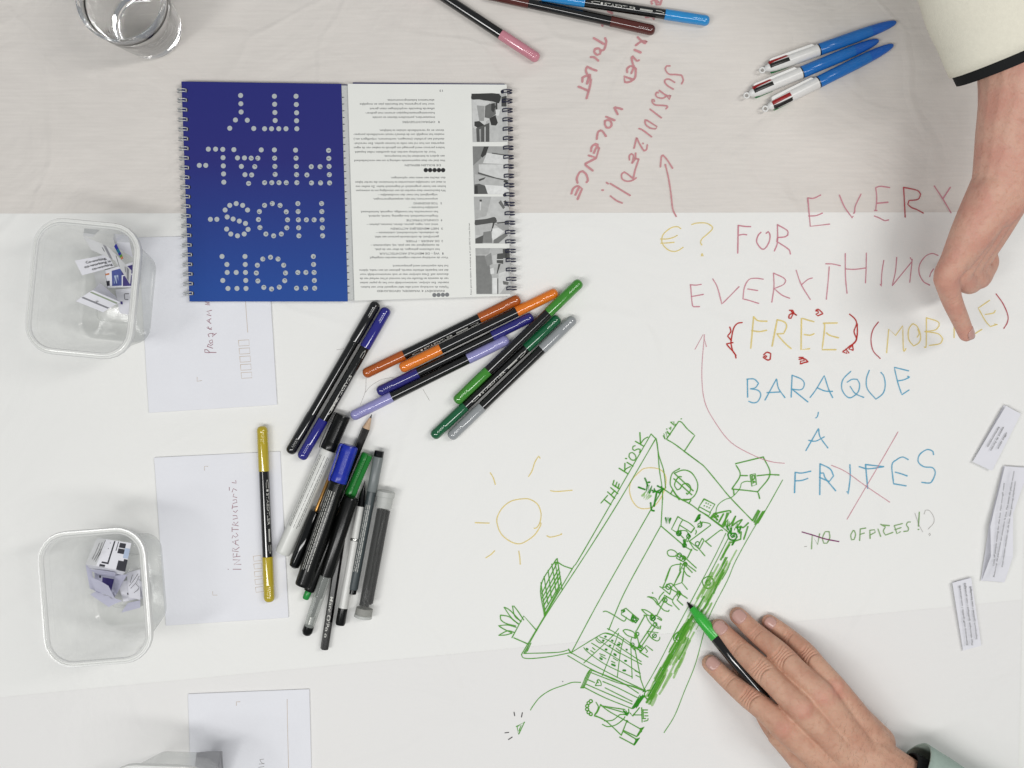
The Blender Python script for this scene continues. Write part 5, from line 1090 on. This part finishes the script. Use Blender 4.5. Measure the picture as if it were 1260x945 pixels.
# thumb, folded under the pen
TH = [hp(330, 410, 12), hp(400, 490, 15), hp(480, 640, 20), hp(620, 790, 27)]
tube_geo(V, F, TH, [7.5 * mm, 8.5 * mm, 10 * mm, 14 * mm])
tube_geo(V, F, [wr, hp(1080, 930, 42), fa, fb], [28 * mm, 29 * mm, 34 * mm, 40 * mm], flat_=0.74)
tube_geo(V, F, [hp(850, 770, 42), wr, hp(980, 858, 41)], [25 * mm, 27 * mm, 28 * mm], flat_=0.72)
hand = flesh(V, F)
cr = []
for k in fing:
    p = J[k]; d = (p[1] - p[2]).normalized(); d2 = (p[0] - p[1]).normalized(); sc_ = 0.8 if k == 'pinky' else 1.0
    cr.append((p[2] + Vector((0, 0, 0.007)), d, [(-0.0042, -1), (-0.002, -0.6), (0.0002, 0), (0.0024, 0.6), (0.0046, 1)], 0.0080 * sc_, 0.0020, 0.0009))
    cr.append((p[1] + Vector((0, 0, 0.006)), d2, [(-0.0018, -0.5), (0.0, 0), (0.0018, 0.5)], 0.0066 * sc_, 0.0010, 0.0008))
crease(hand, cr)
KR = (206, 128, 118)
spots = []
for k in fing:
    p = J[k]; z = Vector((0, 0, 0.006))
    spots += [(tuple(p[2] + z), 0.012, (186, 128, 104), 0.4), (tuple(p[-1] + z * 1.6), 0.017, KR, 0.32), (tuple(p[0]), 0.014, (200, 136, 120), 0.55)]
SKIN = skin_mat('skin_drawing_hand', (204, 162, 138), (188, 138, 116), spots, True)
ho = link('person', hand, SKIN); hand.shade_smooth()
tag(ho, 'hand and forearm in mint green sleeve drawing with the green pen', 'person')
for k in fing: nail(J[k][0], J[k][1], frad[k][0] * mm * 0.97, ho, L={'index': 0.0125, 'middle': 0.0135, 'ring': 0.013, 'pinky': 0.0105}[k], tilt={'index': 0.35, 'middle': 0.15, 'ring': 0.0, 'pinky': -0.05}[k])
def sleeve(name, a, bb, r0, r1, m, parent, flat_, folds=0.0, seed=1, thick=0.0016, flare=0.0, n=48, rings=26):
    rr = random.Random(seed); ph = [rr.uniform(0, 6.28) for _ in range(6)]
    t = (bb - a).normalized(); s = Vector((0, 0, 1)).cross(t).normalized(); w = t.cross(s); V, F = [], []
    for i in range(rings):
        v = i / (rings - 1); c = a.lerp(bb, v)
        for k in range(n):
            an = 2 * math.pi * k / n; r = r0 + (r1 - r0) * v
            r *= 1 + folds * (0.5 * math.sin(3 * an + ph[0] + 7 * v) + 0.35 * math.sin(19 * v + 2 * an + ph[1]) + 0.25 * math.sin(31 * v - 3 * an + ph[2]))
            V.append(c + s * (r * math.cos(an)) + w * (r * flat_ * math.sin(an)))
    for i in range(rings - 1):
        for k in range(n): F.append((i * n + k, i * n + (k + 1) % n, (i + 1) * n + (k + 1) % n, (i + 1) * n + k))
    o = link(name, fix(mesh(name, V, F)), m, parent); o.data.shade_smooth()
    md = o.modifiers.new('t', 'SOLIDIFY'); md.thickness = thick; md.offset = 0
    return o
MINT = mat('mint_cloth', (168, 186, 176), rough=0.9, noise=0.05, scale=400, bump=0.5, bscale=1400, spec=0.1)
CUFFB = mat('black_cuff', (26, 27, 28), rough=0.8, noise=0.1, scale=700, bump=0.4, bscale=1500, spec=0.2)
ax = (fa - wr).normalized(); c0 = wr + ax * 0.034
sleeve('cuff', c0, c0 + ax * 0.012, 0.0322, 0.0345, CUFFB, ho, 0.78)
sleeve('sleeve', c0 + ax * 0.004, c0 + ax * 0.2, 0.0450, 0.056, MINT, ho, 0.80, folds=0.02, seed=4)
# short hairs on the wrist and forearm
hr = random.Random(21); V, F = [], []; hco = np.array([v.co[:] for v in hand.vertices]); hno = np.array([v.normal[:] for v in hand.vertices])
cen = np.array(hp(860, 800, 50)); axn = np.array(ax); along = (hco - cen) @ axn
cand = np.where((hno[:, 2] > 0.35) & (along > -0.035) & (along < 0.075))[0]
for i in hr.sample(list(cand), 420):
    p = Vector(hco[i]); n = Vector(hno[i]); d = (Vector(axn) * -0.35 + Vector((-ax.y, ax.x, 0)) * hr.uniform(0.3, 1.0) + Vector((hr.uniform(-.4, .4), hr.uniform(-.4, .4), 0))).normalized()
    l = hr.uniform(0.004, 0.008); sd = n.cross(d).normalized() * 0.00006; b_ = len(V)
    for k in range(4):
        q = p + n * (0.0001 + 0.0011 * math.sin(k / 3 * 2.4)) + d * (l * k / 3); w = sd * (1 - k / 3.4); V += [q - w, q + w]
    F += [(b_ + 2 * k, b_ + 2 * k + 1, b_ + 2 * k + 3, b_ + 2 * k + 2) for k in range(3)]
hm_ = link('arm_hair', mesh('arm_hair', V, F), mat('brown_hair', (104, 74, 52), rough=0.6, noise=0.1), ho); hm_['kind'] = 'stuff'
# -- the green felt pen it holds
A, B = P(845.5, 741, 0.0016), P(944, 861, 0.034)
M, L = frame(A, B); t = empty('felt_pen', M); h = L / 2
GRP = mat('pen_green', (58, 176, 62), rough=0.25, noise=0.03)
lathe_obj('nib', [(-h, 0.0004), (-h + 0.002, 0.0011), (-h + 0.0055, 0.0021), (-h + 0.007, 0.0023)], DKBLK, t)
lathe_obj('grip', [(-h + 0.0068, 0.0028), (-h + 0.0075, 0.0034), (-h + 0.014, 0.0040), (-h + 0.0165, 0.0050), (-h + 0.019, 0.0054), (-h + 0.041, 0.0058), (-h + 0.0415, 0.0056)], GRP, t)
lathe_obj('barrel', [(-h + 0.0416, 0.0056), (-h + 0.0425, 0.0059), (h - 0.004, 0.0059), (h, 0.0045)], BODY, t)
tag(t, 'uncapped felt pen with bright green grip held in the drawing hand', 'pen')

# -- the pointing hand over the writing
def up(px, py, z): return P(px, py, z * mm)
V, F = [], []
wr2 = up(1238, 218, 118); el = up(1268, 92, 138); el2 = up(1262, -40, 150); el3 = up(1240, -160, 155)
kn = {'index': (1166, 336, 96), 'middle': (1180, 334, 84), 'ring': (1192, 328, 72), 'pinky': (1202, 322, 62)}
I = [up(1189, 411, 52), up(1182, 394, 62), up(1171, 368, 78), up(1164, 342, 94)]
tube_geo(V, F, I, [7.2 * mm, 8 * mm, 9.2 * mm, 11 * mm], flat_=0.95)
curl = {'middle': [up(1200, 318, 56), up(1204, 338, 52), up(1193, 350, 66), up(1180, 336, 84)], 'ring': [up(1210, 312, 46), up(1214, 330, 44), up(1205, 344, 56), up(1192, 330, 72)], 'pinky': [up(1216, 306, 42), up(1220, 322, 42), up(1212, 334, 50), up(1202, 324, 62)]}
for k, p in curl.items(): tube_geo(V, F, p, [7 * mm, 7.8 * mm, 9 * mm, 10.5 * mm] if k != 'pinky' else [6 * mm, 6.8 * mm, 8 * mm, 9.5 * mm])
for k, (x, y, z) in kn.items():
    e = {'index': up(1222, 236, 122), 'middle': up(1234, 232, 114), 'ring': up(1242, 232, 106), 'pinky': up(1248, 234, 98)}[k]
    tube_geo(V, F, [up(x, y, z), (up(x, y, z) + e) / 2 + Vector((0, 0, 0.003)), e], [11.5 * mm, 14 * mm, 17 * mm])
tube_geo(V, F, [up(1176, 350, 66), up(1190, 322, 82), up(1206, 282, 100), up(1226, 246, 112)], [8 * mm, 9.5 * mm, 13 * mm, 16 * mm])     # thumb laid against the curled fingers
tube_geo(V, F, [up(1178, 318, 100), up(1200, 280, 112), wr2], [14 * mm, 19 * mm, 26 * mm], flat_=0.9)
tube_geo(V, F, [up(1226, 248, 114), wr2, up(1250, 168, 126), el, el2, el3], [24 * mm, 28 * mm, 33 * mm, 42 * mm, 44 * mm, 46 * mm], flat_=0.85)
hand2 = flesh(V, F, 0.0012, 14)
d = (I[1] - I[2]).normalized()
crease(hand2, [(I[2] + Vector((0, 0, 0.008)), d, [(-0.003, 0), (0, 0), (0.003, 0)], 0.006, 0.0006, 0.0007)])
SKIN2 = skin_mat('skin_pointing_hand', (208, 164, 144), (200, 142, 126), [(tuple(I[0]), 0.02, (206, 138, 126), 0.6), (tuple(I[2]), 0.02, (200, 142, 124), 0.45), (tuple(I[3]), 0.022, (198, 140, 122), 0.4)], False)
po = link('person', hand2, SKIN2); hand2.shade_smooth()
tag(po, 'forearm in cream sleeve with black cuff pointing down at the writing', 'person')
nail(I[0], I[1], 7.0 * mm, po, L=0.0115, tilt=-0.5)
CREAM = mat('cream_cloth', (226, 222, 206), rough=0.95, noise=0.03, scale=300, bump=0.5, bscale=900, spec=0.1)
ca = up(1264, 68, 135); cd = (up(1226, -40, 148) - ca).normalized()
sleeve('cuff', ca, ca + cd * 0.0105, 0.0600, 0.0610, CUFFB, po, 0.75)
sleeve('sleeve', ca + cd * 0.0088, ca + cd * 0.26, 0.0625, 0.072, CREAM, po, 0.78, folds=0.03, seed=8)
